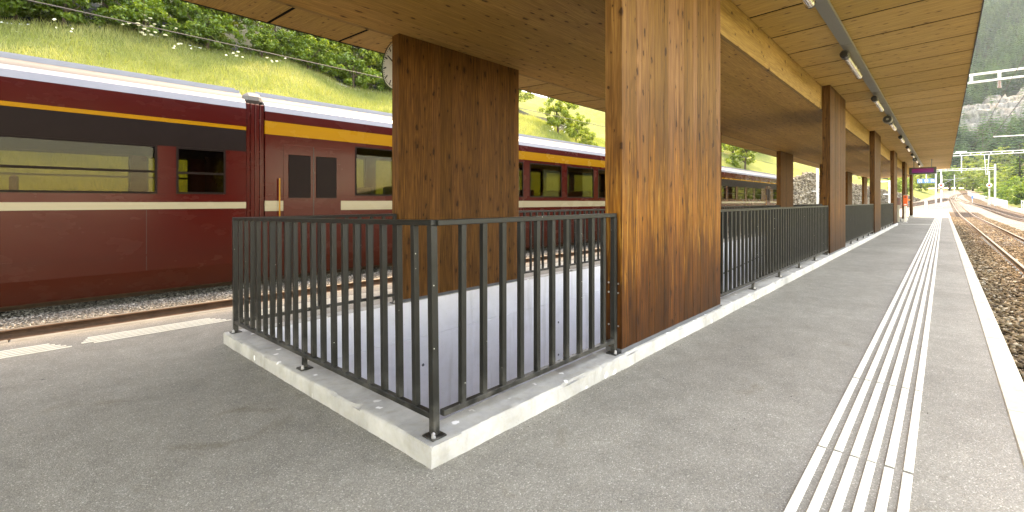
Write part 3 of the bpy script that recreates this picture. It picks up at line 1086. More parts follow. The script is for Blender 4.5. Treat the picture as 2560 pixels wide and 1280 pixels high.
k = 0
for i in range(9):
    x = 4.75 + 4.32 * i
    if x > 42:
        break
    tube_lamp(x, DY + 0.045, f"{lampw[i]} tube lamp from the camera along the duct of the right overhang", "tube lamps under the right overhang")
for i in range(3):
    tube_lamp(13.4 + 8.64 * i, 5.57, f"{['nearest', 'middle', 'farthest'][i]} tube lamp under the overhang on the train side", "tube lamps on the train side")


def speaker(x, y, label):
    s_ = thing("loudspeaker", label, "loudspeaker", (x, y, ceil_z(y) - 0.19), 0, "canopy loudspeakers")
    MB().tube([(0, 0, 0), (0.05, 0, 0), (0.30, 0, 0), (0.32, 0, 0)], [0.10, 0.115, 0.10, 0.07], 20).build("housing", M['duct'], s_, smooth=True)
    MB().tube([(-0.012, 0, 0), (-0.001, 0, 0)], [0.085, 0.095], 20).build("grille", M['black'], s_)
    MB().tube([(-0.022, 0, 0), (-0.012, 0, 0)], [0.02, 0.03], 12).build("cone", M['duct'], s_)
    MB().box(0.13, 0.19, -0.015, 0.015, 0.10, 0.135).build("bracket", M['black'], s_)


speaker(16.6, DY + 0.045, "round loudspeaker between tube lamps, nearest along the right duct")
speaker(33.6, DY + 0.045, "round loudspeaker near the display, far along the right duct")
speaker(12.7, 5.57, "small round loudspeaker under the overhang on the train side")

# departure display
dp = thing("departure_display", "black hanging departure display with a dim purple panel", "display", (37.2, 0.92, 2.86), 0)
MB().box(0, 0.22, -0.62, 0.62, 0, 0.40).build("housing", M['black'], dp, bevel=0.01)
for q in range(3):
    MB().box(-0.006, -0.001, -0.49 + q * 0.33, -0.49 + (q + 1) * 0.33 - 0.006, 0.08, 0.33).build("screen", M['led'], dp)
for yy in (-0.4, 0.4):
    MB().box(0.09, 0.13, yy - 0.02, yy + 0.02, 0.401, ceil_z(0.92 + yy) - 2.86 - 0.012).build("hanger", M['duct'], dp)
    MB().box(0.05, 0.17, yy - 0.06, yy + 0.06, ceil_z(0.92 + yy) - 2.86 - 0.012, ceil_z(0.92 + yy) - 2.86 - 0.004).build("ceiling_plate", M['duct'], dp)

# station clock hanging behind the nearest left column
ck = thing("station_clock", "round white station clock with black marks, half hidden by the left column", "clock", (3.55, 5.43, 3.08), 0)
CR = 0.325
hs = MB().tube([(0, 0, 0), (0.02, 0, 0), (0.16, 0, 0), (0.18, 0, 0)], [CR - 0.012, CR, CR, CR - 0.012], 48)
hs.build("case", M['white'], ck, smooth=True)
MB().tube([(-0.012, 0, 0), (0.004, 0, 0)], [CR + 0.004, CR + 0.006], 48, caps=False).build("bezel", M['black'], ck, smooth=True)
for sgn, xo, rot in ((-1, -0.002, 0), (1, 0.182, 0)):
    face = MB().disc((xo, 0, 0), CR - 0.014, 'X', 48).build("dial", M['white'], ck)
    for h in range(60):
        a = 2 * math.pi * h / 60
        big = h % 5 == 0
        l0, w0 = (0.075, 0.011) if big else (0.024, 0.004)
        r1 = CR - 0.025
        r0 = r1 - l0
        dxn = (-0.003 if sgn < 0 else 0.0005)
        ca, sa = math.cos(a), math.sin(a)
        q = []
        for xx in (xo + dxn, xo + dxn + 0.0025):
            for (rr, ww) in ((r0, -w0), (r1, -w0), (r1, w0), (r0, w0)):
                q.append((xx, rr * ca - ww * sa, rr * sa + ww * ca))
        MB().hexa(q).build("mark", M['black'], face)
    for a, l0, w0 in ((R(150), 0.17, 0.014), (R(40), 0.24, 0.011)):
        ca, sa = math.cos(a), math.sin(a)
        q = []
        for xx in (xo + sgn * 0.006, xo + sgn * 0.009):
            for (rr, ww) in ((-0.05, -w0), (l0, -w0 * 0.8), (l0, w0 * 0.8), (-0.05, w0)):
                q.append((xx, rr * ca - ww * sa, rr * sa + ww * ca))
        MB().hexa(q).build("hand", M['black'], ck)
    MB().disc((xo + sgn * 0.013, 0, 0), CR - 0.010, 'X', 48).build("glass", M['clear'], ck)
MB().tube([(0.09, 0, CR - 0.02), (0.09, 0, ceil_z(5.43) - 3.08 - 0.003)], 0.022, 12).build("hanger", M['duct'], ck)

# ticket validators and litter bin on the platform


def validator(x, y, z, label):
    v_ = thing("ticket_validator", label, "ticket machine", (x, y, z), 0, "orange ticket validators")
    MB().box(-0.06, 0.06, -0.065, 0.065, 0.012, 0.96).build("post", M['steel'], v_, bevel=0.012)
    MB().box(-0.09, 0.09, -0.10, 0.10, 0.0, 0.012).build("foot_plate", M['steel'], v_)
    MB().box(-0.10, 0.10, -0.095, 0.095, 0.962, 1.56).build("case", M['orange'], v_, bevel=0.018, seg=2)
    MB().box(-0.09, 0.09, -0.085, 0.085, 1.561, 1.61).build("cap", M['duct'], v_, bevel=0.01)
    MB().box(-0.106, -0.1005, -0.055, 0.055, 1.00, 1.07).build("slot_plate", M['white'], v_)
    MB().box(-0.106, -0.1005, -0.05, 0.05, 1.44, 1.49).build("slot", M['black'], v_)
    MB().box(-0.03, 0.05, -0.20, -0.0955, 1.26, 1.36).build("side_label", simple("pale_orange_label", (0.75, 0.30, 0.12)), v_)


validator(35.3, 1.62, 0.0, "orange ticket validator on a grey post before the fifth right column")
validator(35.5, 4.78, pz(4.78), "orange ticket validator on the train side, seen between far columns")
bn = thing("litter_bin", "maroon topped litter bin on a beige round base beside the validator", "bin", (34.9, 1.98, pz(1.98)), 0)
MB().tube([(0, 0, 0.03), (0, 0, 0.62), (0, 0, 1.02)], [0.135, 0.12, 0.125], 20).build("base", M['binbase'], bn, smooth=True)
MB().tube([(0, 0, 0), (0, 0, 0.03)], [0.17, 0.165], 20).build("foot", M['black'], bn)
MB().tube([(0, 0, 1.022), (0, 0, 1.40), (0, 0, 1.43)], [0.165, 0.175, 0.14], 20).build("hood", M['maroon'], bn, smooth=True)
MB().box(-0.181, -0.168, -0.09, 0.09, 1.25, 1.33).build("opening", M['black'], bn)

# ------------------------------------------------------------------ train (standing in for the passing one)
TY = 10.0                          # near side of the train


def coach(label, x0, x1, doors, wins, hi_stripe, zshift=0.0):
    ln = x1 - x0
    t_ = thing("railway_coach", label, "train", (x0, TY, 0), 0, "coaches of the passing red train")
    W = 2.65
    zb, zs0, zs1, zw0, zw1, ze = -0.31, 1.03, 1.24, 1.36, (2.20 if not hi_stripe else 2.50), 3.04
    if not hi_stripe:
        zs0, zs1 = 1.09, 1.215
    th = 0.06
    for side in (0, 1):
        ya, yc = (0.0, th) if side == 0 else (W - th, W)
        po = -0.004 if side == 0 else 0.004
        prof = [(ya + (0.05 if side == 0 else 0), zb), (yc - (0.05 if side == 1 else 0), zb), (yc, zb + 0.35), (yc, zs0), (ya, zs0), (ya, zb + 0.35)]
        MB().prism(prof, 0.0, ln).build("lower_panel", M['red'], t_, bevel=0.004)
        MB().box(0, ln, ya + po, yc + po, zs0 + 0.001, zs1 - 0.001).build("cream_stripe", M['cream'], t_)
        MB().box(0, ln, ya, yc, zs1, zw0).build("sill_panel", M['red'], t_)
        if hi_stripe:
            MB().box(0, ln, ya, yc, zw1, 2.58).build("cantrail", M['red'], t_)
            MB().box(0, ln, ya + po, yc + po, 2.582, 2.85).build("yellow_stripe", M['yellow'], t_)
            MB().box(0, ln, ya, yc, 2.852, ze - 0.002).build("cantrail", M['red'], t_)
        else:
            MB().box(0, ln, ya, yc, zw1, 2.615).build("cantrail", M['win_frame'], t_)
            MB().box(0, ln, ya + po, yc + po, 2.617, 2.685).build("yellow_stripe", M['yellow'], t_)
            MB().box(0, ln, ya, yc, 2.687, ze - 0.002).build("cantrail", M['red'], t_)
        if side == 0:
            seam = MB().box(-0.004, 0.004, -0.0015, 0.0, zb + 0.36, zs0 - 0.01).mesh("panel_seam", M['under'])
            q = 1.1
            while q < ln - 0.5:
                put("panel_seam", seam, t_, (q, -0.0002, 0))
                q += 2.25
            MB().box(0.02, ln - 0.02, -0.010, -0.0005, 0.30, 0.325).build("rubbing_strip", M['red'], t_)
        # window band: pillars between the openings, then frames and panes
        edges = [0.0]
        for a, b in wins:
            edges += [a, b]
        edges.append(ln)
        for q in range(0, len(edges), 2):
            MB().box(edges[q], edges[q + 1], ya, yc, zw0 + 0.001, zw1 - 0.001).build("window_pillar", M['red'], t_)
        for a, b in wins:
            fr = MB()
            g = 0.035
            yo0, yo1 = (ya - 0.006, ya + 0.03) if side == 0 else (yc - 0.03, yc + 0.006)
            fr.box(a, b, yo0, yo1, zw0 + 0.002, zw0 + g)
            fr.box(a, b, yo0, yo1, zw1 - g, zw1 - 0.002)
            fr.box(a, a + g, yo0, yo1, zw0 + g + 0.0005, zw1 - g - 0.0005)
            fr.box(b - g, b, yo0, yo1, zw0 + g + 0.0005, zw1 - g - 0.0005)
            wf = fr.build("window", M['win_frame'], t_)
            ym = (yo0 + yo1) / 2
            MB().box(a + g, b - g, ym - 0.003, ym + 0.003, zw0 + g, zw1 - g).build("pane", M['glass'], wf)
            if not hi_stripe:
                zz = 1.72
                MB().box(a + g, b - g, yo0, yo0 + 0.012, zz, zz + 0.04).build("glazing_bar", M['win_frame'], wf)
        if side == 0:
            for dx in doors:
                d = MB().box(dx, dx + 1.25, -0.012, -0.002, 0.05, 2.40).build("door", M['red'], t_, bevel=0.004)
                for q in (0.10, 0.68):
                    MB().box(dx + q, dx + q + 0.46, -0.018, -0.0125, 1.30, 2.20).build("door_window", M['win_frame'], d, bevel=0.01)
                MB().box(dx + 0.618, dx + 0.632, -0.017, -0.0125, 0.06, 2.39).build("door_gap", M['black'], d)
                MB().tube([(dx - 0.09, -0.05, 0.6), (dx - 0.09, -0.05, 1.7)], 0.014, 8).build("grab_handle", M['yellow'], d)
    # roof
    for (ya, yc, s_) in ((0.0, 0.0, 1), (W, W, -1)):
        ed = [(ya, ze), (ya + s_ * 0.02, ze + 0.12), (ya + s_ * 0.10, ze + 0.20), (ya + s_ * 0.16, ze + 0.20), (ya + s_ * 0.16, ze)]
        if s_ < 0:
            ed = ed[::-1]
        MB().prism(ed, 0, ln).build("roof_edge", M['coachroof_side'], t_)
    arc = [(0.162, ze + 0.10)]
    for q in range(13):
        a = math.pi * (1 - q / 12)
        arc.append((W / 2 + (W / 2 - 0.17) * math.cos(a), ze + 0.19 + 0.31 * math.sin(a)))
    arc.append((W - 0.162, ze + 0.10))
    MB().prism(arc, 0, ln).build("roof", M['coachroof'], t_, smooth=True)
    for yy, zz in ((0.34, 0.365), (0.62, 0.455), (0.95, 0.50), (W - 0.62, 0.455)):
        MB().box(0.02, ln - 0.02, yy - 0.02, yy + 0.02, ze + zz - 0.03, ze + zz + 0.035).build("roof_rib", M['coachroof_side'], t_)
    for q in range(int(ln // 4)):
        MB().box(q * 4 + 1.2, q * 4 + 2.2, W / 2 - 0.3, W / 2 + 0.3, ze + 0.40, ze + 0.55).build("roof_vent", M['coachroof'], t_, bevel=0.04)
    if x1 < 40:
        for q in range(4):
            MB().box(ln + 0.006 + q * 0.086, ln + 0.088 + q * 0.086, 0.035, W - 0.035, zb + 0.03, ze + 0.12).build("gangway_fairing", M['red'], t_, bevel=0.012)
        MB().box(ln + 0.006, ln + 0.344, 0.10, W - 0.10, ze + 0.121, ze + 0.36).build("gangway_roof", M['coachroof'], t_, bevel=0.08)
    for xa in (0, ln - 0.06):
        MB().box(xa + 0.001, xa + 0.059, th + 0.002, W - th - 0.002, zb + 0.06, ze - 0.01).build("end_wall", M['red'], t_)
    MB().box(0.1, ln - 0.1, th + 0.01, W - th - 0.01, 0.42, 0.48).build("floor", M['interior'], t_)
    MB().box(0.1, ln - 0.1, th + 0.01, W - th - 0.01, 2.62, 2.66).build("inner_ceiling", M['interior'], t_)
    seat_me = MB().box(0, 0.45, 0, 0.95, 0.48, 0.95).box(0.0, 0.10, 0, 0.95, 0.951, 1.62).mesh("seat", M['seat'], bevel=0.03)
    for q in range(int((ln - 3) // 1.7)):
        for yy in (th + 0.02, W - th - 0.98):
            put("seat", seat_me, t_, (1.6 + q * 1.7, yy, 0))
    MB().box(0.3, ln - 0.3, 0.35, W - 0.35, -0.26, 0.40).build("underframe", M['under'], t_)
    for bx in (2.6, ln - 2.6):
        if bx < 0:
            continue
        bg = MB().box(bx - 1.1, bx + 1.1, 0.50, W - 0.50, -0.29, -0.262).build("bogie", M['under'], t_)
        for q in (-0.8, 0.8):
            for yy in (W / 2 - 0.56, W / 2 + 0.46):
                MB().tube([(bx + q, yy, -0.01), (bx + q, yy + 0.10, -0.01)], 0.345, 24).build("wheel", M['under'], bg)
    return t_


def wl(a, b, w, gap):
    o, x = [], a
    while x + w <= b:
        o.append((x, x + w))
        x += w + gap
    return o


A0 = -22.0
coach("red coach at the far left with a thin yellow line above its windows", A0, 3.15, [], [(q - A0, q + 2.05 - A0) for q in (-20.6, -18.35, -16.1, -13.85, -11.6, -9.35, -7.1, -4.85, -2.55, -0.30)] + [(2.02 - A0, 2.80 - A0)], False)
coach("red coach with a broad yellow band, seen behind the nearest left column", 3.50, 21.6, [0.35], wl(1.95, 16.6, 1.75, 0.32), True)
coach("red coach farthest along the train, showing between the far columns", 21.95, 44.6, [17.5], wl(1.2, 17.0, 1.55, 0.38) + [(19.6, 21.0)], False)

# ------------------------------------------------------------------ tracks
def smooth_path(pts, step=1.5):
    pts = np.array(pts, float)
    d = np.concatenate([[0], np.cumsum(np.hypot(*(np.diff(pts, axis=0).T)))])
    s_ = np.arange(0, d[-1], step)
    x, y = np.interp(s_, d, pts[:, 0]), np.interp(s_, d, pts[:, 1])
    for _ in range(3):
        k_ = np.ones(11) / 11
        xp = np.pad(x, 5, mode='reflect', reflect_type='odd')
        yp = np.pad(y, 5, mode='reflect', reflect_type='odd')
        x, y = np.convolve(xp, k_, 'valid'), np.convolve(yp, k_, 'valid')
    return x, y


def sweep(x, y, prof, off, zbase):
    tx, ty = np.gradient(x), np.gradient(y)
    l_ = np.hypot(tx, ty)
    nx, ny = -ty / l_, tx / l_
    z = zbase + gz(x)
    n = len(prof)
    v = []
    for (a, h) in prof:
        v.append(np.stack([x + nx * (off + a), y + ny * (off + a), z + h], -1))
    v = np.stack(v, 1).reshape(-1, 3)
    f = []
    for i in range(len(x) - 1):
        for k_ in range(n):
            f.append((i * n + k_, i * n + (k_ + 1) % n, (i + 1) * n + (k_ + 1) % n, (i + 1) * n + k_))
    return v, np.array(f)


RAILP = [(-0.055, -0.13), (0.055, -0.13), (0.055, -0.118), (0.010, -0.10), (0.010, -0.035), (0.031, -0.028), (0.031, -0.004), (-0.031, -0.004), (-0.031, -0.028), (-0.010, -0.035), (-0.010, -0.10), (-0.055, -0.118)]
TOPP = [(-0.030, -0.0035), (0.030, -0.0035), (0.027, 0.0), (-0.027, 0.0)]
sl_me = MB().box(-0.11, 0.11, -0.92, 0.92, -0.20, -0.135).mesh("sleeper", M['sleeper'], bevel=0.02)
clip_me = MB().box(-0.035, 0.035, -0.03, 0.03, -0.134, -0.095).tube([(0, 0, -0.095), (0, 0, -0.07)], 0.016, 6).mesh("rail_clip", M['steel'])


def track(label, pts, sl=(0, 0)):
    t_ = thing("railway_track", label, "railway track", (pts[0][0], pts[0][1], RAIL_Z), 0, "tracks of the station")
    x, y = smooth_path(pts)
    x0, y0 = pts[0]
    for off in (-0.53, 0.53):
        v, f = sweep(x, y, RAILP, off, 0)
        r_ = put("rail", npmesh("rail", v - np.array([x0, y0, 0]), (4, f), M['rail']), t_)
        v, f = sweep(x, y, TOPP, off, 0)
        put("running_surface", npmesh("running_surface", v - np.array([x0, y0, 0]), (4, f), M['railtop']), r_)
    s0, s1 = sl
    q = s0
    while q < s1:
        yy = float(np.interp(q, x, y))
        s_ = put("sleeper", sl_me, t_, (q - x0, yy - y0, 0), (0, 0, random.uniform(-0.01, 0.01)))
        if q < 32 and pts[0][1] < 0:
            for cy in (-0.62, -0.44, 0.44, 0.62):
                put("rail_clip", clip_me, s_, (0, cy, 0))
        q += 0.66
    # sleepers farther off, too small to tell apart
    m = MB()
    qs = np.arange(max(s1, 50), 250, 0.75)
    for q in qs:
        if q > x.max() - 2:
            break
        yy = float(np.interp(q, x, y))
        z = float(gz(q))
        m.box(q - x0 - 0.11, q - x0 + 0.11, yy - y0 - 0.9, yy - y0 + 0.9, -0.2 + z, -0.135 + z)
    if m.v:
        o = m.build("far_sleepers", M['sleeper'], t_)
        o["kind"] = "stuff"


track("track with rusty brown ballast right beside the striped platform edge", [(-8, -1.95), (110, -1.95), (150, -2.0), (185, -1.9), (215, -2.6), (238, -6), (262, -16)], (1.0, 62))
track("outer track beyond the pale gravel strip at the far right", [(20, -5.75), (95, -5.7), (125, -5.2), (160, -3.6), (195, -2.2), (215, -2.7)], (48, 60))
track("empty track along the left platform edge, before the red train", [(-20, 8.0), (78, 8.0), (105, 6.8), (135, 3.4), (165, 0.2), (192, -1.6)], (-3, 12))
track("track under the red train at the foot of the grassy hill", [(-26, TY + 1.325), (70, TY + 1.325), (100, 10.2), (135, 6.0), (170, 1.6), (195, 0.0)], (0, 0))


# ------------------------------------------------------------------ loose stones
OCT = np.array([[1, 0, 0], [-1, 0, 0], [0, 1, 0], [0, -1, 0], [0, 0, 1], [0, 0, -1]], float)
OF = np.array([[0, 2, 4], [2, 1, 4], [1, 3, 4], [3, 0, 4], [2, 0, 5], [1, 2, 5], [3, 1, 5], [0, 3, 5]])


def stones(name, x, y, z, smin, smax, mat, flat=0.65):
    n = len(x)
    s_ = rng.uniform(smin, smax, n)
    ax = rng.uniform(0.55, 1.2, (n, 3)) * s_[:, None]
    v = OCT[None] * ax[:, None, :] * rng.uniform(0.7, 1.25, (n, 6, 1))
    v = v + rng.normal(0, 0.18, (n, 6, 3)) * s_[:, None, None]
    q = rng.normal(size=(n, 4))
    q /= np.linalg.norm(q, axis=1)[:, None]
    w, a, b, c = q.T
    Rm = np.stack([np.stack([1 - 2 * (b * b + c * c), 2 * (a * b - c * w), 2 * (a * c + b * w)], -1),
                   np.stack([2 * (a * b + c * w), 1 - 2 * (a * a + c * c), 2 * (b * c - a * w)], -1),
                   np.stack([2 * (a * c - b * w), 2 * (b * c + a * w), 1 - 2 * (a * a + b * b)], -1)], 1)
    v = np.einsum('nij,nkj->nki', Rm, v)
    v[:, :, 2] *= flat
    v += np.stack([x, y, z + s_ * 0.25], -1)[:, None, :]
    f = (OF[None] + (np.arange(n) * 6)[:, None, None]).reshape(-1, 3)
    o = put(name, npmesh(name, v.reshape(-1, 3), (3, f), mat, np.repeat(rng.uniform(0, 1, n), 6)))
    o["kind"] = "stuff"
    return o


def scatter(n, x0, x1, y0, y1, bias=1.0):
    return x0 + (x1 - x0) * rng.uniform(0, 1, n) ** bias, rng.uniform(y0, y1, n)


x, y = scatter(34000, 2.0, 26, -3.3, PE_R - 0.02, 1.5)
keep = (np.abs(y + 1.42) > 0.09) & (np.abs(y + 2.48) > 0.09)
x, y = x[keep], y[keep]
zz = -0.515 + 0.03 * rng.uniform(0, 1, len(x))
stones("ballast_stones", x, y, zz, 0.022, 0.05, M['stones_brown'])
x, y = scatter(12000, 26, 70, -3.4, PE_R - 0.02)
keep = (np.abs(y + 1.42) > 0.1) & (np.abs(y + 2.48) > 0.1)
stones("ballast_stones", x[keep], y[keep], -0.515 + 0 * x[keep], 0.03, 0.06, M['stones_brown'])
x, y = scatter(6000, -2, 15, 8.58, 8.98)
stones("ballast_stones", x, y, -0.52 + 0.02 * rng.uniform(0, 1, len(x)), 0.02, 0.055, M['stones_brown'])
x, y = scatter(26000, -2, 15, 8.9, 10.9)
stones("gravel_stones", x, y, -0.50 + 0 * x, 0.009, 0.026, M['stones_grey'])
x, y = scatter(9000, 15, 45, 8.6, 10.8)
stones("gravel_stones", x, y, -0.50 + 0 * x, 0.02, 0.05, M['stones_grey'])


# grit blown against the kerb and over the asphalt
n = 420
gx_ = rng.uniform(0.3, 9, n)
gy_ = np.where(rng.uniform(0, 1, n) < 0.55, KY0 - np.abs(rng.normal(0, 0.06, n)) - 0.005, rng.uniform(-0.2, 1.7, n))
n2 = 160
gx2 = KX0 - np.abs(rng.normal(0, 0.10, n2)) - 0.006
gy2 = rng.uniform(1.75, 4.7, n2)
gx_, gy_ = np.concatenate([gx_, gx2]), np.concatenate([gy_, gy2])
stones("platform_grit", gx_, gy_, np.array([pz(q) for q in gy_]), 0.0015, 0.0055, M['stones_grey'])


# ------------------------------------------------------------------ vegetation
def leaf_quads(cen, nrm_bias, size, n_per, spread, up=0.5):
    """n_per diamonds round every centre; returns verts (N*4,3)"""
    m = len(cen)
    n = m * n_per
    d = rng.normal(size=(n, 3))
    d /= np.linalg.norm(d, axis=1)[:, None]
    r_ = spread.repeat(n_per)[:, None] * (rng.uniform(0.15, 1, (n, 1)) ** 0.55)
    c = cen.repeat(n_per, 0) + d * r_ * np.array([1, 1, 0.7])
    nr = d * 0.7 + rng.normal(0, 0.6, (n, 3)) + np.array([0, 0, up])
    nr /= np.linalg.norm(nr, axis=1)[:, None]
    t1 = np.cross(nr, rng.normal(size=(n, 3)))
    t1 /= np.linalg.norm(t1, axis=1)[:, None]
    t2 = np.cross(nr, t1)
    s_ = rng.uniform(0.6, 1.3, (n, 1)) * size
    v = np.stack([c - t1 * s_, c + t2 * s_ * 0.55, c + t1 * s_, c - t2 * s_ * 0.55], 1)
    tone = np.clip(rng.normal(0.42, 0.22, n) + 0.18 * d[:, 2], 0, 1)
    return v.reshape(-1, 3), np.repeat(tone, 4)


def broadleaf(h, r, trunk_h, n_clump, n_per, size, mat, low=0.15):
    """meshes for one kind of broadleaved tree: (trunk, crown)"""
    cz = (h + trunk_h) / 2
    hh = (h - trunk_h) / 2
    cen = []
    lobes = [(rng.uniform(-0.45, 0.45) * r, rng.uniform(-0.45, 0.45) * r, cz + rng.uniform(-0.5, 0.55) * hh, rng.uniform(0.45, 0.75)) for _ in range(7)]
    lobes.append((0, 0, cz, 0.8))
    for k in range(n_clump):
        lx, ly, lz, lr = lobes[rng.integers(len(lobes))]
        d = rng.normal(size=3)
        d /= np.linalg.norm(d)
        q = rng.uniform(0.45, 1.0) ** 0.6 * lr
        cen.append((lx + d[0] * q * r, ly + d[1] * q * r, max(lz + d[2] * q * hh * 1.05, trunk_h * low + 0.3)))
    cen = np.array(cen)
    v, tone = leaf_quads(cen, 0, size, n_per, rng.uniform(0.09, 0.20, n_clump) * r)
    cr = npmesh("crown", v, (4, np.arange(len(v))), mat, tone)
    m = MB()
    R0 = 0.035 * h * 0.8
    bend = rng.uniform(-0.25, 0.25, 2)
    top = (bend[0], bend[1], h * 0.72)
    m.tube([(0, 0, -0.6), (bend[0] * 0.2, bend[1] * 0.2, h * 0.25), (bend[0] * 0.6, bend[1] * 0.6, h * 0.5), top], [R0 * 1.25, R0 * 0.85, R0 * 0.5, R0 * 0.15], 8)
    for k in range(14):
        c = cen[rng.integers(len(cen))]
        z0 = rng.uniform(0.18, 0.6) * h
        f = z0 / h
        p0 = Vector((bend[0] * f, bend[1] * f, z0))
        p1 = Vector(c)
        pm_ = (p0 + p1) / 2 + Vector((0, 0, -0.08 * h * rng.uniform(0, 1)))
        m.tube([p0, pm_, p1], [R0 * 0.38, R0 * 0.24, R0 * 0.08], 6)
    return m.mesh("trunk", M['bark'], smooth=True), cr


def conifer(h, r, n_lay, n_br, mat):
    vs, tn = [], []
    for k in range(n_lay):
        f = k / (n_lay - 1)
        z = h * (0.06 + 0.94 * f)
        rr = r * (1 - f) ** 0.85 + 0.12
        nb_ = max(5, int(n_br * (1 - f * 0.6)))
        for b in range(nb_):
            a = rng.uniform(0, 2 * math.pi)
            L_ = rr * rng.uniform(0.7, 1.12)
            dirv = np.array([math.cos(a), math.sin(a), 0])
            sid = np.array([-math.sin(a), math.cos(a), 0])
            nseg = max(2, int(L_ / (0.5 if r > 2 else 0.3)))
            for s_ in range(nseg):
                t0 = s_ / nseg
                p = np.array([0, 0, z]) + dirv * L_ * (t0 + 0.5 / nseg) + np.array([0, 0, -0.28 * L_ * t0 ** 1.5])
                w = 0.30 * L_ * (1 - 0.6 * t0) * rng.uniform(0.7, 1.3)
                ll = L_ / nseg * 1.3
                drop = np.array([0, 0, -0.20 * ll])
                vs.append([p - dirv * ll * 0.5, p + sid * w * 0.6 - np.array([0, 0, 0.25 * w]), p + dirv * ll * 0.7 + drop, p - sid * w * 0.6 - np.array([0, 0, 0.25 * w])])
                tn += [min(1, max(0, rng.normal(0.25 + 0.5 * t0, 0.16)))] * 4
    v = np.array(vs).reshape(-1, 3)
    cr = npmesh("crown", v, (4, np.arange(len(v))), mat, tn)
    m = MB()
    m.tube([(0, 0, -0.6), (0, 0, h * 0.5), (0, 0, h * 0.97)], [0.017 * h, 0.011 * h, 0.01], 7)
    return m.mesh("trunk", M['bark'], smooth=True), cr


KIND = {
    'oak': broadleaf(9.5, 3.8, 0.6, 150, 110, 0.105, M['leaf']),
    'ash': broadleaf(11.0, 3.5, 0.8, 150, 110, 0.105, M['leaf3']),
    'hazel': broadleaf(6.5, 3.1, 0.2, 130, 110, 0.10, M['leaf2']),
    'shrub': broadleaf(3.0, 1.9, 0.1, 70, 90, 0.075, M['leaf2']),
    'thicket': broadleaf(2.9, 2.1, 0.05, 90, 90, 0.08, M['leaf']),
    'far_broad': broadleaf(11.0, 4.6, 0.6, 110, 46, 0.26, M['leaf2']),
    'far_dark': broadleaf(12.0, 4.4, 0.6, 110, 46, 0.26, M['leaf']),
    'spruce': conifer(15, 4.2, 34, 20, M['needle']),
    'spruce_thin': conifer(14, 2.5, 24, 13, M['needle']),
}


def plant(kind, x, y, z, s_, label, cat="tree", group=None, name="broadleaf_tree"):
    t_ = thing(name, label, cat, (x, y, z), rng.uniform(0, 6.28), group)
    sx = s_ * rng.uniform(0.92, 1.1)
    t_.scale = (sx, sx, s_)
    put("trunk", KIND[kind][0], t_)
    put("crown", KIND[kind][1], t_)
    return t_


def hz(x, y):
    return float(hill_z(np.float64(x), np.float64(y)))


# wood along the top of the grassy slope
GT = "trees along the top of the grassy slope"
wood = [(-2.5, 27.5, 'oak', 1.05), (1.2, 28.0, 'ash', 1.0), (4.4, 27.3, 'oak', 0.95), (7.6, 28.4, 'hazel', 1.2), (10.4, 27.6, 'ash', 0.92),
        (13.4, 28.2, 'oak', 0.95), (16.6, 27.5, 'hazel', 1.15), (19.4, 28.6, 'oak', 0.9), (22.6, 28.2, 'ash', 0.85), (26.0, 29.0, 'hazel', 1.1),
        (-0.5, 33.0, 'oak', 1.2), (4.0, 33.5, 'ash', 1.2), (9.0, 33.0, 'oak', 1.15), (14.5, 34.0, 'ash', 1.1), (20.0, 34.0, 'oak', 1.1), (26.0, 34.5, 'ash', 1.0), (32.0, 35.5, 'oak', 0.95), (-6.5, 30.0, 'ash', 1.1), (31, 30.5, 'hazel', 0.9), (38, 34, 'hazel', 1.0)]
looks = {'oak': "dark green spreading", 'ash': "tall bluish green", 'hazel': "bushy yellow green"}
wordn = ["first", "second", "third", "fourth", "fifth", "sixth", "seventh", "eighth", "ninth", "tenth", "eleventh"]
wi = {kd: sorted(w_[0] for w_ in wood if w_[2] == kd) for kd in looks}
cnt = {}
for (x, y, kd, s_) in wood:
    y += 1.3
    q = cnt.get(kd, 0)
    cnt[kd] = q + 1
    row_ = "front" if y < 31.5 else "back"
    plant(kd, x, y, hz(x, y) - 0.2, s_, f"{looks[kd]} tree, {row_} row above the train, {wordn[wi[kd].index(x)]} such from the left", "tree", GT)
brush = [(0.2, 26.6, 1.0), (-1.5, 25.8, 1.0), (1.6, 25.9, 0.9), (4.2, 25.6, 1.0), (6.9, 26.0, 0.95), (9.4, 25.7, 1.0), (12.0, 25.9, 0.85), (14.8, 25.8, 1.05), (17.6, 26.0, 0.95), (20.6, 26.2, 0.9)]
for k, (x, y, s_) in enumerate(sorted(brush)):
    y += 1.6
    s_ *= 0.75 + 0.4 * ((k * 7) % 5) / 4
    plant('thicket', x, y, hz(x, y) - 0.1, s_, f"low dark thicket at the foot of the wood, {['first', 'second', 'third', 'fourth', 'fifth', 'sixth', 'seventh', 'eighth', 'ninth', 'tenth'][k]} from the left above the train", "bush", "thickets below the wood", "leafy_bush")
plant('shrub', 32.0, 24.2, hz(32.0, 24.2) - 0.1, 1.15, "round bright green bush on the grass between the two nearest columns", "bush", None, "leafy_bush")
plant('shrub', 31.6, 21.2, hz(31.6, 21.2) - 0.1, 0.72, "smaller green bush lower on the slope between the two nearest columns", "bush", None, "leafy_bush")
plant('shrub', 36.5, 25.5, hz(36.5, 25.5) - 0.1, 0.9, "green bush high on the slope just left of the nearest right column", "bush", None, "leafy_bush")
for k, (x, y, s_) in enumerate([(47, 17.5, 1.2), (53, 19.5, 1.3), (60, 17.5, 1.3), (64, 20, 1.6), (72, 19, 1.4), (82, 20, 1.5)]):
    plant('shrub', x, y, hz(x, y) - 0.1, s_, f"green bush on the far slope behind the canopy columns, {['first', 'second', 'third', 'fourth', 'fifth', 'sixth'][k]} from the left", "bush", "bushes on the far slope", "leafy_bush")

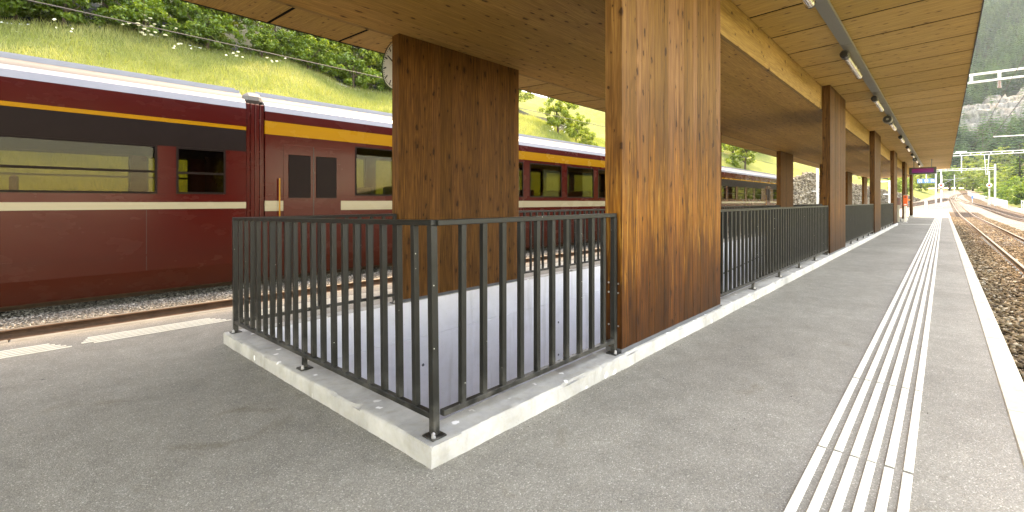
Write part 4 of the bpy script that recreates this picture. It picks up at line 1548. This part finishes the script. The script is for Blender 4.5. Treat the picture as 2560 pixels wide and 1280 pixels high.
# grass blades on the slope
n = 170000
gx = rng.uniform(-4, 50, n)
gt = rng.uniform(2.0, 14.6, n)
gy = gt + yb(gx)
gzv = hill_z(gx, gy)
hgt = rng.uniform(0.10, 0.34, n) * (0.75 + 0.5 * np.sin(gx * 1.3 + np.sin(gy * 1.7)) ** 2)
ang = rng.uniform(0, 2 * np.pi, n)
lean = rng.normal(0, 0.38, (n, 2)) * hgt[:, None]
w = rng.uniform(0.006, 0.017, n)
b0 = np.stack([gx - np.cos(ang) * w, gy - np.sin(ang) * w, gzv - 0.02], -1)
b1 = np.stack([gx + np.cos(ang) * w, gy + np.sin(ang) * w, gzv - 0.02], -1)
tp = np.stack([gx + lean[:, 0], gy + lean[:, 1], gzv + hgt], -1)
v = np.stack([b0, b1, tp], 1).reshape(-1, 3)
patch = 0.5 + 0.25 * np.sin(gx * 0.7 + 2 * np.sin(gy * 0.6)) + 0.2 * np.sin(gy * 1.9 + gx * 0.4)
tone = np.clip(patch + rng.normal(0, 0.22, n), 0, 1)
go = put("meadow_grass", npmesh("meadow_grass", v, (3, np.arange(3 * n)), M['grass'], np.repeat(tone, 3)))
go["kind"] = "stuff"
# small white flower heads in the grass
n = 1500
fx = rng.uniform(-3, 45, n)
fy = rng.uniform(3, 13.8, n) + yb(fx)
keep = np.sin(fx * 0.9 + 1.3 * np.sin(fy)) > 0.35
fx, fy = fx[keep], fy[keep]
n = len(fx)
fz = hill_z(fx, fy) + rng.uniform(0.15, 0.4, n)
a = np.linspace(0, 2 * np.pi, 6, endpoint=False)
rr = rng.uniform(0.012, 0.035, n)
ring = np.stack([fx[:, None] + rr[:, None] * np.cos(a), fy[:, None] + rr[:, None] * np.sin(a), np.repeat(fz[:, None], 6, 1)], -1)
fo = put("meadow_flowers", npmesh("meadow_flowers", ring.reshape(-1, 3), (6, np.arange(6 * n)), M['flower']))
fo["kind"] = "stuff"


def hillhit(px_, py_):
    u = (px_ - 1280) / 1165
    e = (503 - py_) / 1165
    d_ = FWD + RGT * u
    s_ = 12.0
    while s_ < 90:
        p = d_ * s_
        if p.y > yb(p.x) and hz(p.x, p.y) > CAM_H + e * s_:
            return p.x, p.y
        s_ += 0.1
    return None


umb = [(370, 92, 1.2), (345, 98, 1.0), (400, 104, 1.1), (868, 196, 0.9), (845, 186, 1.0), (905, 206, 0.9), (600, 150, 0.8), (455, 128, 0.7), (690, 165, 0.8),
       (150, 80, 0.7), (1408, 330, 0.9), (1455, 352, 0.8), (140, 372, 0.9), (118, 362, 0.7), (535, 396, 0.8), (555, 408, 0.9), (1380, 324, 0.7)]
whr = ["tallest of the cluster above the first coach", "left of the tallest cluster above the first coach", "right of the tallest cluster above the first coach",
       "tall one just left of the station clock", "left of the tall one beside the station clock", "closest to the station clock", "above the gap between the first coaches",
       "right of the cluster above the first coach", "above the red coach door", "near the far left edge, above the train roof", "below the round bush",
       "below the smaller bush", "seen through the leftmost train window", "seen through the leftmost train window, lower one", "seen through the narrow train window",
       "seen through the narrow train window, right one", "left below the round bush"]
for k, (ux, uy, s_) in enumerate(umb):
    hit = hillhit(ux, uy + 14)
    if not hit:
        continue
    x, y = hit
    pl = thing("umbel_plant", f"white flowering umbel plant, {whr[k]}", "flower", (x, y, hz(x, y) - 0.03), 0, "white umbel plants on the slope")
    nst = rng.integers(5, 9)
    for q in range(nst):
        tx, ty, tz = rng.normal(0, 0.22) * s_, rng.normal(0, 0.22) * s_, rng.uniform(0.45, 1.0) * s_
        MB().tube([(tx * 0.15, ty * 0.15, 0), (tx * 0.5, ty * 0.5, tz * 0.6), (tx, ty, tz)], [0.009, 0.007, 0.004], 5).build("stalk", M['stem'], pl)
        hm = MB()
        R_ = rng.uniform(0.06, 0.10) * s_
        hm.tube([(tx, ty, tz - 0.004), (tx, ty, tz + 0.03), (tx, ty, tz + 0.05), (tx, ty, tz + 0.062)], [0.006, R_ * 0.92, R_, R_ * 0.45], 9)
        for _i in range(9, 36):
            _p = hm.v[_i]
            hm.v[_i] = (tx + (_p[0] - tx) * rng.uniform(0.7, 1.2), ty + (_p[1] - ty) * rng.uniform(0.7, 1.2), _p[2] + rng.normal(0, 0.008))
        hm.build("flower_head", M['flower'], pl)

# ------------------------------------------------------------------ stone retaining wall beyond the train
rw = thing("retaining_wall", "rough stone retaining wall below the far slope, behind the canopy columns", "wall", (60, 13.4, 0))
wx = np.arange(52, 174, 1.0)
m = MB()
for i in range(len(wx) - 1):
    xa, xb = wx[i], wx[i + 1]
    ya, yb_ = float(yb(xa)), float(yb(xb))
    za0, zb0 = -0.62 + float(gz(xa)), -0.62 + float(gz(xb))
    za1, zb1 = za0 + float(wallh(xa)), zb0 + float(wallh(xb))
    b = len(m.v)
    m.v += [(xa - 60, ya - 13.4 - 0.05, za0), (xb - 60, yb_ - 13.4 - 0.05, zb0), (xb - 60, yb_ - 13.4 + 0.03, zb1), (xa - 60, ya - 13.4 + 0.03, za1)]
    m.f.append((b, b + 1, b + 2, b + 3))
m.build("backing", M['mortar'], rw)
n = 15000
sx = rng.uniform(54, 172, n)
keep = rng.uniform(0, 6, n) < wallh(sx)
sx = sx[keep]
sz = -0.6 + gz(sx) + rng.uniform(0, 1, len(sx)) * wallh(sx)
so = stones("stones", sx - 60, yb(sx) - 13.4 - 0.06, sz, 0.13, 0.34, M['wallstone'], 0.8)
so.parent = rw

# ------------------------------------------------------------------ mountain, rock and woods at the end of the valley
def mount_z(X, Y):
    z = 8.2 + np.maximum(X - 335, 0) * 0.60
    z = z + 9 * np.sin(Y * 0.045 + X * 0.012) * np.clip((X - 340) / 60, 0, 1) + 4 * np.sin(X * 0.05 + Y * 0.11) * np.clip((X - 340) / 60, 0, 1)
    return z


struct(grid("mountain", np.arange(334, 1100, 9.0), np.arange(-330, 260, 9.0), mount_z, M['forest_floor']))


def noise2(a, b, seed, oct_=5):
    r_ = np.random.default_rng(seed)
    o = np.zeros_like(a)
    amp = 1.0
    f = 1.0
    for _ in range(oct_):
        for _k in range(3):
            th_ = r_.uniform(0, 6.28)
            o += amp * np.sin(f * (a * math.cos(th_) + b * math.sin(th_)) + r_.uniform(0, 6.28)) / 3
        amp *= 0.62
        f *= 1.95
    return o


ry = np.arange(-62, 4, 0.8)
rx = np.arange(376, 462, 0.8)
RX, RYg = np.meshgrid(rx, ry, indexing='ij')
RZ = mount_z(RX, RYg)
msk = noise2(RX * 0.09, RYg * 0.09, 3) + 0.9 - ((RX - 424) / 31) ** 2 - ((RYg + 30) / 21) ** 2
bul = np.clip(msk, -0.8, 1.1) * 6 + np.abs(noise2(RX * 0.35, RYg * 0.35, 9)) * 3.0 * np.clip(msk + 0.4, 0, 1)
RXd = RX - bul * 0.55
RZd = RZ + bul * 0.85
RZd = np.where(msk > -0.3, np.round(RZd / 4.5) * 4.5 * 0.45 + RZd * 0.55, RZd - 2)
v = np.stack([RXd, RYg, RZd], -1).reshape(-1, 3)
n_, m_ = RX.shape
i_, j_ = np.meshgrid(np.arange(n_ - 1), np.arange(m_ - 1), indexing='ij')
a_ = (i_ * m_ + j_).ravel()
struct(put("rock_outcrop", npmesh("rock_outcrop", v, (4, np.stack([a_, a_ + m_, a_ + m_ + 1, a_ + 1], -1)), M['rock'], smooth=False)))

# far conifer wood: one mass
def far_tree_proto(nl, nbr, seed):
    r_ = np.random.default_rng(seed)
    vs, tn = [], []
    for k in range(nl):
        f = k / (nl - 1)
        z = 0.05 + 0.95 * f
        rr_ = 0.17 * (1 - f) ** 0.8 + 0.012
        for b in range(nbr):
            a = r_.uniform(0, 6.28)
            L_ = rr_ * r_.uniform(0.65, 1.2)
            d = np.array([math.cos(a), math.sin(a), 0])
            s_ = np.array([-d[1], d[0], 0])
            p0 = np.array([0, 0, z])
            p1 = d * L_ + np.array([0, 0, z - 0.45 * L_])
            wv = L_ * 0.42
            mid = (p0 + p1) * 0.5
            vs += [p0, mid + s_ * wv * 0.6 - [0, 0, 0.02], p1, mid - s_ * wv * 0.6 - [0, 0, 0.02]]
            tn += [0.25 + 0.1 * r_.normal(), 0.45 + 0.15 * r_.normal(), 0.7 + 0.15 * r_.normal(), 0.45]
    return np.array(vs), np.array(tn)


protos = [far_tree_proto(11, 9, 20 + q) for q in range(4)]
tx_ = rng.uniform(352, 760, 9000)
ty_ = rng.uniform(-160, 70, 9000)
vis = np.abs(ty_ + 0.05 * tx_) < 95
rock_in = (np.abs(tx_ - 418) < 36) & (np.abs(ty_ + 30) < 27)
rk = noise2(tx_ * 0.09, ty_ * 0.09, 3) + 0.9 - ((tx_ - 424) / 31) ** 2 - ((ty_ + 30) / 21) ** 2
keep = vis & ((rk < -0.05) | (rng.uniform(0, 1, 9000) < 0.22))
tx_, ty_ = tx_[keep], ty_[keep]
av, at_ = [], []
for q in range(4):
    pv, pt = protos[q]
    sel = np.arange(len(tx_)) % 4 == q
    n_ = sel.sum()
    hh = rng.uniform(9, 17, n_)
    th_ = rng.uniform(0, 6.28, n_)
    wid = rng.uniform(1.0, 1.6, n_) * hh
    c_, s_ = np.cos(th_), np.sin(th_)
    X = (pv[None, :, 0] * c_[:, None] - pv[None, :, 1] * s_[:, None]) * wid[:, None] + tx_[sel][:, None]
    Y = (pv[None, :, 0] * s_[:, None] + pv[None, :, 1] * c_[:, None]) * wid[:, None] + ty_[sel][:, None]
    Z = pv[None, :, 2] * hh[:, None] + mount_z(tx_[sel], ty_[sel])[:, None] - 0.5
    av.append(np.stack([X, Y, Z], -1).reshape(-1, 3))
    at_.append(np.clip(pt[None, :] + rng.normal(0, 0.22, n_)[:, None], 0, 1).ravel())
av, at_ = np.concatenate(av), np.concatenate(at_)
fw = put("mountain_forest", npmesh("mountain_forest", av, (4, np.arange(len(av))), M['needle_far'], at_))
fw["kind"] = "stuff"

# single trees on the valley floor and lower slope at the right
def gzz(x, y):
    return float(ground_z(np.float64(x), np.float64(y))) if x < 340 else float(mount_z(np.float64(x), np.float64(y)))


VT = "trees at the end of the valley"
vt = [(300, -8, 'far_broad', 1.25), (310, -16, 'far_broad', 1.35), (322, -24, 'far_dark', 1.2), (330, -5, 'far_dark', 1.1), (345, -12, 'far_broad', 1.3), (350, -22, 'far_broad', 1.2),
      (352, -33, 'far_dark', 1.25), (365, -3, 'far_dark', 1.1), (368, -16, 'spruce_thin', 1.2), (372, -27, 'spruce', 1.1), (362, -38, 'spruce', 1.2), (376, -36, 'spruce_thin', 1.2),
      (290, -2, 'far_dark', 1.1), (275, -9, 'far_broad', 0.9), (278, -20, 'far_dark', 0.9), (262, -26, 'far_broad', 1.0), (285, 6, 'far_dark', 1.2), (268, 2, 'far_dark', 1.0),
      (270, 12, 'far_broad', 1.1), (255, 7, 'far_broad', 0.9), (250, 14, 'far_dark', 1.1), (300, 14, 'far_dark', 1.2),
      (205, -9.5, 'far_dark', 0.55), (190, -10.5, 'far_broad', 0.5), (215, -13, 'far_broad', 0.7), (175, -11.0, 'thicket', 1.9), (160, -10.2, 'thicket', 1.6),
      (172, -14.0, 'spruce', 1.02), (150, -13.2, 'thicket', 2.4), (136, -12.2, 'thicket', 2.2), (122, -11.6, 'thicket', 1.8), (240, -17, 'far_broad', 0.9), (228, -22, 'far_dark', 0.9),
      (165, 10, 'shrub', 1.4), (180, 9, 'shrub', 1.7), (195, 8.5, 'hazel', 0.9), (210, 10, 'hazel', 1.1), (225, 6, 'shrub', 2.0), (230, 12, 'far_dark', 0.8), (150, 15, 'shrub', 1.3), (130, 17, 'hazel', 0.9)]
nm = {'far_broad': "yellow green broadleaved tree", 'far_dark': "dark green broadleaved tree", 'spruce': "tall dense spruce", 'spruce_thin': "slender spruce", 'thicket': "bushy green thicket", 'shrub': "low green bush", 'hazel': "bushy yellow green tree"}
vt.sort(key=lambda q: -(q[1] / q[0]))
cnt = {}
words = ["first", "second", "third", "fourth", "fifth", "sixth", "seventh", "eighth", "ninth", "tenth", "eleventh", "twelfth", "thirteenth"]
tot_ = {}
for q in vt:
    tot_[q[2]] = tot_.get(q[2], 0) + 1
for (x, y, kd, s_) in vt:
    c = cnt.get(kd, 0)
    cnt[kd] = c + 1
    z = gzz(x, y) if not (y > yb(x)) else hz(x, y)
    lab = f"{nm[kd]} beyond the platform end, {words[c]} of its kind from the left"
    if kd == 'spruce' and x == 172:
        lab = "tall dark spruce close behind the white railway fence at the right"
    plant(kd, x, y, z - 0.3, s_, lab, "tree" if kd not in ('thicket', 'shrub') else "bush", VT, "spruce_tree" if 'spruce' in kd else ("leafy_bush" if kd in ('thicket', 'shrub') else "broadleaf_tree"))

# ------------------------------------------------------------------ overhead line gantries, masts, signals
def gantry(label, x, y0, y1, zb, h, masts, drops=(), z0s=None):
    g = thing("line_gantry", label, "gantry", (x, y0, -0.5 + float(gz(x))), 0, "white overhead line gantries")
    zo = g.location.z
    ln = y1 - y0
    for zz_ in (zb, zb + h - 0.09):
        MB().box(-0.06, 0.06, 0, ln, zz_ - zo, zz_ - zo + 0.09).build("chord", M['mast'], g, bevel=0.01)
    k_ = 0.0
    while k_ <= ln + 0.01:
        MB().box(-0.05, 0.05, k_ - 0.055, k_ + 0.055, zb - zo + 0.091, zb - zo + h - 0.091).build("strut", M['mast'], g)
        k_ += 0.95
    for my, mh in masts:
        MB().box(-0.13, 0.13, my - y0 - 0.13, my - y0 + 0.13, 0, mh - zo).build("mast", M['mast'], g, bevel=0.02)
    for dy_, dl in drops:
        d = MB().tube([(0, dy_ - y0 - 0.22, zb - zo - 0.003), (0, dy_ - y0 - 0.06, zb - zo - dl)], 0.035, 6)
        d.tube([(0, dy_ - y0 + 0.22, zb - zo - 0.003), (0, dy_ - y0 + 0.06, zb - zo - dl)], 0.035, 6)
        for f in (0.25, 0.5, 0.75):
            w_ = 0.22 - 0.16 * f
            d.tube([(0, dy_ - y0 - w_, zb - zo - dl * f), (0, dy_ - y0 + w_, zb - zo - dl * f)], 0.025, 6)
        d.build("drop_bracket", M['mast'], g)
    return g


def insulator(g, y, z):
    MB().tube([(0, y, z), (0, y, z - 0.12), (0, y, z - 0.13), (0, y, z - 0.35)], [0.03, 0.07, 0.05, 0.07], 8).build("insulator", simple("insulator_brown", (0.2, 0.12, 0.08), 0.3), g)


g1 = gantry("nearest white overhead gantry, crossing in front of the pale rock", 32.0, -8.6, 14.2, 6.98, 0.46, [(-8.6, 8.0), (14.2, 8.0)])
insulator(g1, -1.95 + 8.6, 6.97 - g1.location.z)
g2 = gantry("middle white overhead gantry with the hanging V bracket", 86.0, -10.2, 13.0, 7.25, 0.40, [(-10.2, 8.0), (13.0, 8.0)], [(-4.1, 2.6)])
MB().box(-0.08, 0.08, 7.95, 9.0, 7.66 - g2.location.z, 7.85 - g2.location.z).build("sign_plate", M['white'], g2)
MB().box(-0.05, 0.05, 8.40, 8.50, 5.0 - g2.location.z, 7.24 - g2.location.z).build("drop_post", M['mast'], g2)
g3 = gantry("farthest white overhead gantry between two masts over the track fan", 124.0, -7.0, 1.1, 7.1, 0.40, [(-7.0, 8.1), (1.1, 7.6)])
for (x, y, h_, lb) in ((205, 0.4, 7.2, "slender white mast on the curve, left of the track"), (240, -3.0, 7.0, "slender white mast at the top of the curve, right of the other"),
                       (73, 12.3, 7.5, "white mast in front of the stone wall behind the second left column"), (62, -11.0, 8.2, "white mast holding a long cross arm at the right edge")):
    z = -0.55 + float(gz(x))
    g = thing("line_mast", lb, "mast", (x, y, z), 0, "overhead line masts")
    MB().box(-0.12, 0.12, -0.12, 0.12, 0, h_).build("mast", M['mast'], g, bevel=0.015)
    if x == 73:
        MB().box(-0.08, 0.08, 0.121, 1.0, 3.0, 3.16).build("arm", M['mast'], g)
        MB().box(-0.2, 0.2, -0.2, 0.2, 3.3, 3.4).build("clamp", M['mast'], g)
    elif x == 62:
        MB().tube([(0, 0.121, 7.6), (0, 7.6, 7.75)], 0.045, 8).build("arm", M['mast'], g)
    else:
        MB().tube([(0, -0.12, 5.6), (0, -3.2, 5.7)], 0.04, 6).build("arm", M['mast'], g)
        MB().tube([(0, -0.12, 4.3), (0, -2.4, 5.55)], 0.03, 6).build("stay", M['mast'], g)


def signal(x, y, h_, head, label):
    z = -0.5 + float(gz(x))
    s_ = thing("railway_signal", label, "signal", (x, y, z), 0, "railway signals showing red")
    MB().tube([(0, 0, 0), (0, 0, h_)], [0.12, 0.09], 10).build("post", M['mast'], s_)
    MB().tube([(-0.10, 0, head), (-0.16, 0, head)], [0.40, 0.40], 24).build("board", M['white'], s_)
    MB().tube([(-0.161, 0, head - 0.02), (-0.20, 0, head - 0.02)], [0.20, 0.20], 20).build("lamp_housing", M['black'], s_)
    MB().tube([(-0.201, 0, head - 0.02), (-0.22, 0, head - 0.02)], [0.16, 0.13], 16).build("lens", M['lens'], s_)
    MB().box(-0.14, -0.095, -0.18, 0.18, head - 0.80, head - 0.45).build("number_plate", M['duct'], s_)
    MB().box(-0.25, 0.25, -0.25, 0.25, -0.1, 0.35).build("foot", M['coping'], s_, bevel=0.03)


signal(116, 0.32, 7.0, 4.0, "red signal on a white post standing at the end of the platform")
signal(128, -6.45, 6.6, 3.9, "red signal on a white post by the fence at the right")
# blue platform signs hung from the middle gantry
bs = thing("platform_sign", "blue hanging sign with three white symbol squares beyond the display", "sign", (86.0, 1.75, 3.75), 0)
for q in range(3):
    p = MB().box(-0.04, 0.04, -0.94 + q * 0.63, -0.94 + q * 0.63 + 0.61, 0, 0.56).build("panel", M['blue'], bs, bevel=0.01)
    yq = -0.94 + q * 0.63
    MB().box(-0.046, -0.0405, yq + 0.12, yq + 0.24, 0.10, 0.46).build("symbol", M['white'], p)
    MB().box(-0.046, -0.0405, yq + 0.26, yq + 0.47, 0.32, 0.46).build("symbol", M['white'], p)
    MB().box(-0.046, -0.0405, yq + 0.34, yq + 0.45, 0.10, 0.30).build("symbol", M['white'], p)
MB().tube([(0, 0, 0.561), (0, 0, 3.49)], 0.05, 8).build("hanger", M['mast'], bs)
pp = thing("signal_portal", "white post with a short arm beside the far platform, behind the fourth column", "portal", (84.0, 5.55, pz(5.55)), 0)
MB().box(-0.12, 0.12, -0.12, 0.12, 0, 4.2).build("post", M['mast'], pp, bevel=0.02)
MB().box(-0.1, 0.1, 0.121, 2.2, 3.98, 4.18).build("arm", M['mast'], pp)
MB().box(-0.06, 0.06, 0.121, 0.7, 2.2, 2.35).build("bracket", M['mast'], pp)
cb = thing("trackside_cabinet", "slim white cabinet post at the far end of the platform", "cabinet", (92.0, 1.9, -0.5), 0)
MB().box(-0.2, 0.2, -0.15, 0.15, 0, 1.75).build("case", M['white'], cb, bevel=0.02)
MB().box(-0.205, -0.2005, -0.12, 0.12, 0.5, 1.6).build("door", M['mast'], cb)
for k_, (x, y, mt, lb) in enumerate([(150, -4.85, 'blue', "small blue marker post between the two right tracks"), (148, -7.4, 'yellow_post', "yellow marker post in front of the white fence"), (58, 7.15, 'yellow_post', "yellow marker post beside the last left column")]):
    t_ = thing("marker_post", lb, "post", (x, y, -0.5 + float(gz(x))), 0)
    MB().box(-0.05, 0.05, -0.05, 0.05, 0, 1.3).build("post", M['white'] if mt == 'blue' else M[mt], t_)
    MB().box(-0.06, -0.051, -0.14, 0.14, 0.9, 1.6).build("plate", M[mt], t_)

# white fence and low wall right of the tracks
def fence(label, pts, step, hgt_):
    x0, y0 = pts[0]
    f = thing("white_fence", label, "fence", (x0, y0, -0.5 + float(gz(x0))), 0, "white railway fences")
    zo = f.location.z
    P_ = np.array(pts, float)
    d = np.concatenate([[0], np.cumsum(np.hypot(*(np.diff(P_, axis=0).T)))])
    me = MB().box(-0.06, 0.06, -0.06, 0.06, -0.1, hgt_).mesh("post", M['mast'])
    q = np.arange(0, d[-1], step)
    X, Y = np.interp(q, d, P_[:, 0]), np.interp(q, d, P_[:, 1])
    Z = -0.5 + gz(X)
    for a, b, c in zip(X, Y, Z):
        put("post", me, f, (a - x0, b - y0, c - zo))
    for hh in (hgt_ * 0.35, hgt_ * 0.9):
        MB().tube([(a - x0, b - y0, c - zo + hh) for a, b, c in zip(X, Y, Z)], 0.035, 6).build("wire_rail", M['mast'], f)


fence("long white post fence curving away right of the tracks", [(112, -7.7), (150, -8.0), (190, -6.8), (222, -6.0)], 2.3, 1.25)
fence("short white fence of close posts nearer the right edge", [(96, -9.4), (112, -9.3)], 2.6, 1.3)
lw = tag(MB().box(66, 108, -9.0, -8.6, -0.6, 0.05).build("low_wall", M['coping'], bevel=0.02), "low grey concrete wall beside the outer track at the right edge", "wall")

# house half hidden at the right edge
HX0, HY0 = 200.0, -22.5
hb = gzz(HX0, HY0)
ho = thing("hillside_house", "white house with a brown tiled roof cut by the right edge", "house", (HX0, HY0, hb), 0)
MB().box(0, 9, -4, 4.6, -1, 8.6).build("wall", M['plaster'], ho)
rf = MB()
rf.hexa([(-0.7, -4.6, 8.4), (9.7, -4.6, 8.4), (9.7, 0.3, 11.9), (-0.7, 0.3, 11.9), (-0.7, -4.6, 8.65), (9.7, -4.6, 8.65), (9.7, 0.3, 12.15), (-0.7, 0.3, 12.15)])
rf.hexa([(-0.7, 0.3, 11.901), (9.7, 0.3, 11.901), (9.7, 5.4, 8.3), (-0.7, 5.4, 8.3), (-0.7, 0.3, 12.151), (9.7, 0.3, 12.151), (9.7, 5.4, 8.55), (-0.7, 5.4, 8.55)])
rf.build("roof", M['roof_tile'], ho)
MB().prism([(-4, 8.61), (4.6, 8.61), (0.3, 11.75)], 0.0, 0.25).build("gable", M['plaster'], ho)
for yq in (-2.5, 0.2, 2.6):
    for zq in (2.0, 5.4):
        w_ = MB().box(-0.05, -0.002, yq, yq + 1.0, zq, zq + 1.4).build("window", M['white'], ho)
        MB().box(-0.06, -0.0505, yq + 0.1, yq + 0.9, zq + 0.1, zq + 1.3).build("pane", M['dark_pane'], w_)

# overhead wires
for (y, z, lb) in ((TY + 1.33, 4.62, "contact wire above the red train"), (TY + 1.33, 5.9, "upper carrying wire above the red train"),
                   (-1.95, 4.7, "contact wire above the right hand track"), (-1.95, 6.0, "upper carrying wire above the right hand track"), (-5.7, 5.9, "overhead wire of the outer right track")):
    o = MB().tube([(q, 0, 0) for q in (-30, 20, 70, 124)], 0.011, 5).build("overhead_wire", M['wire'], None, (0, y, z))
    tag(o, lb, "wire", "overhead wires")

# ------------------------------------------------------------------ air: pale haze over the valley
hzb = MB().box(-160, 1140, -420, 320, -14, 640)
hm_ = bpy.data.materials.new("haze")
hm_.use_nodes = True
hm_.node_tree.nodes.clear()
ho_ = hm_.node_tree.nodes.new("ShaderNodeOutputMaterial")
hv_ = hm_.node_tree.nodes.new("ShaderNodeVolumePrincipled")
hv_.inputs["Color"].default_value = (0.74, 0.92, 1.0, 1)
hv_.inputs["Density"].default_value = 0.00013
hv_.inputs["Anisotropy"].default_value = 0.3
hm_.node_tree.links.new(hv_.outputs[0], ho_.inputs["Volume"])
hz_ = hzb.build("haze", hm_)
hz_["kind"] = "stuff"
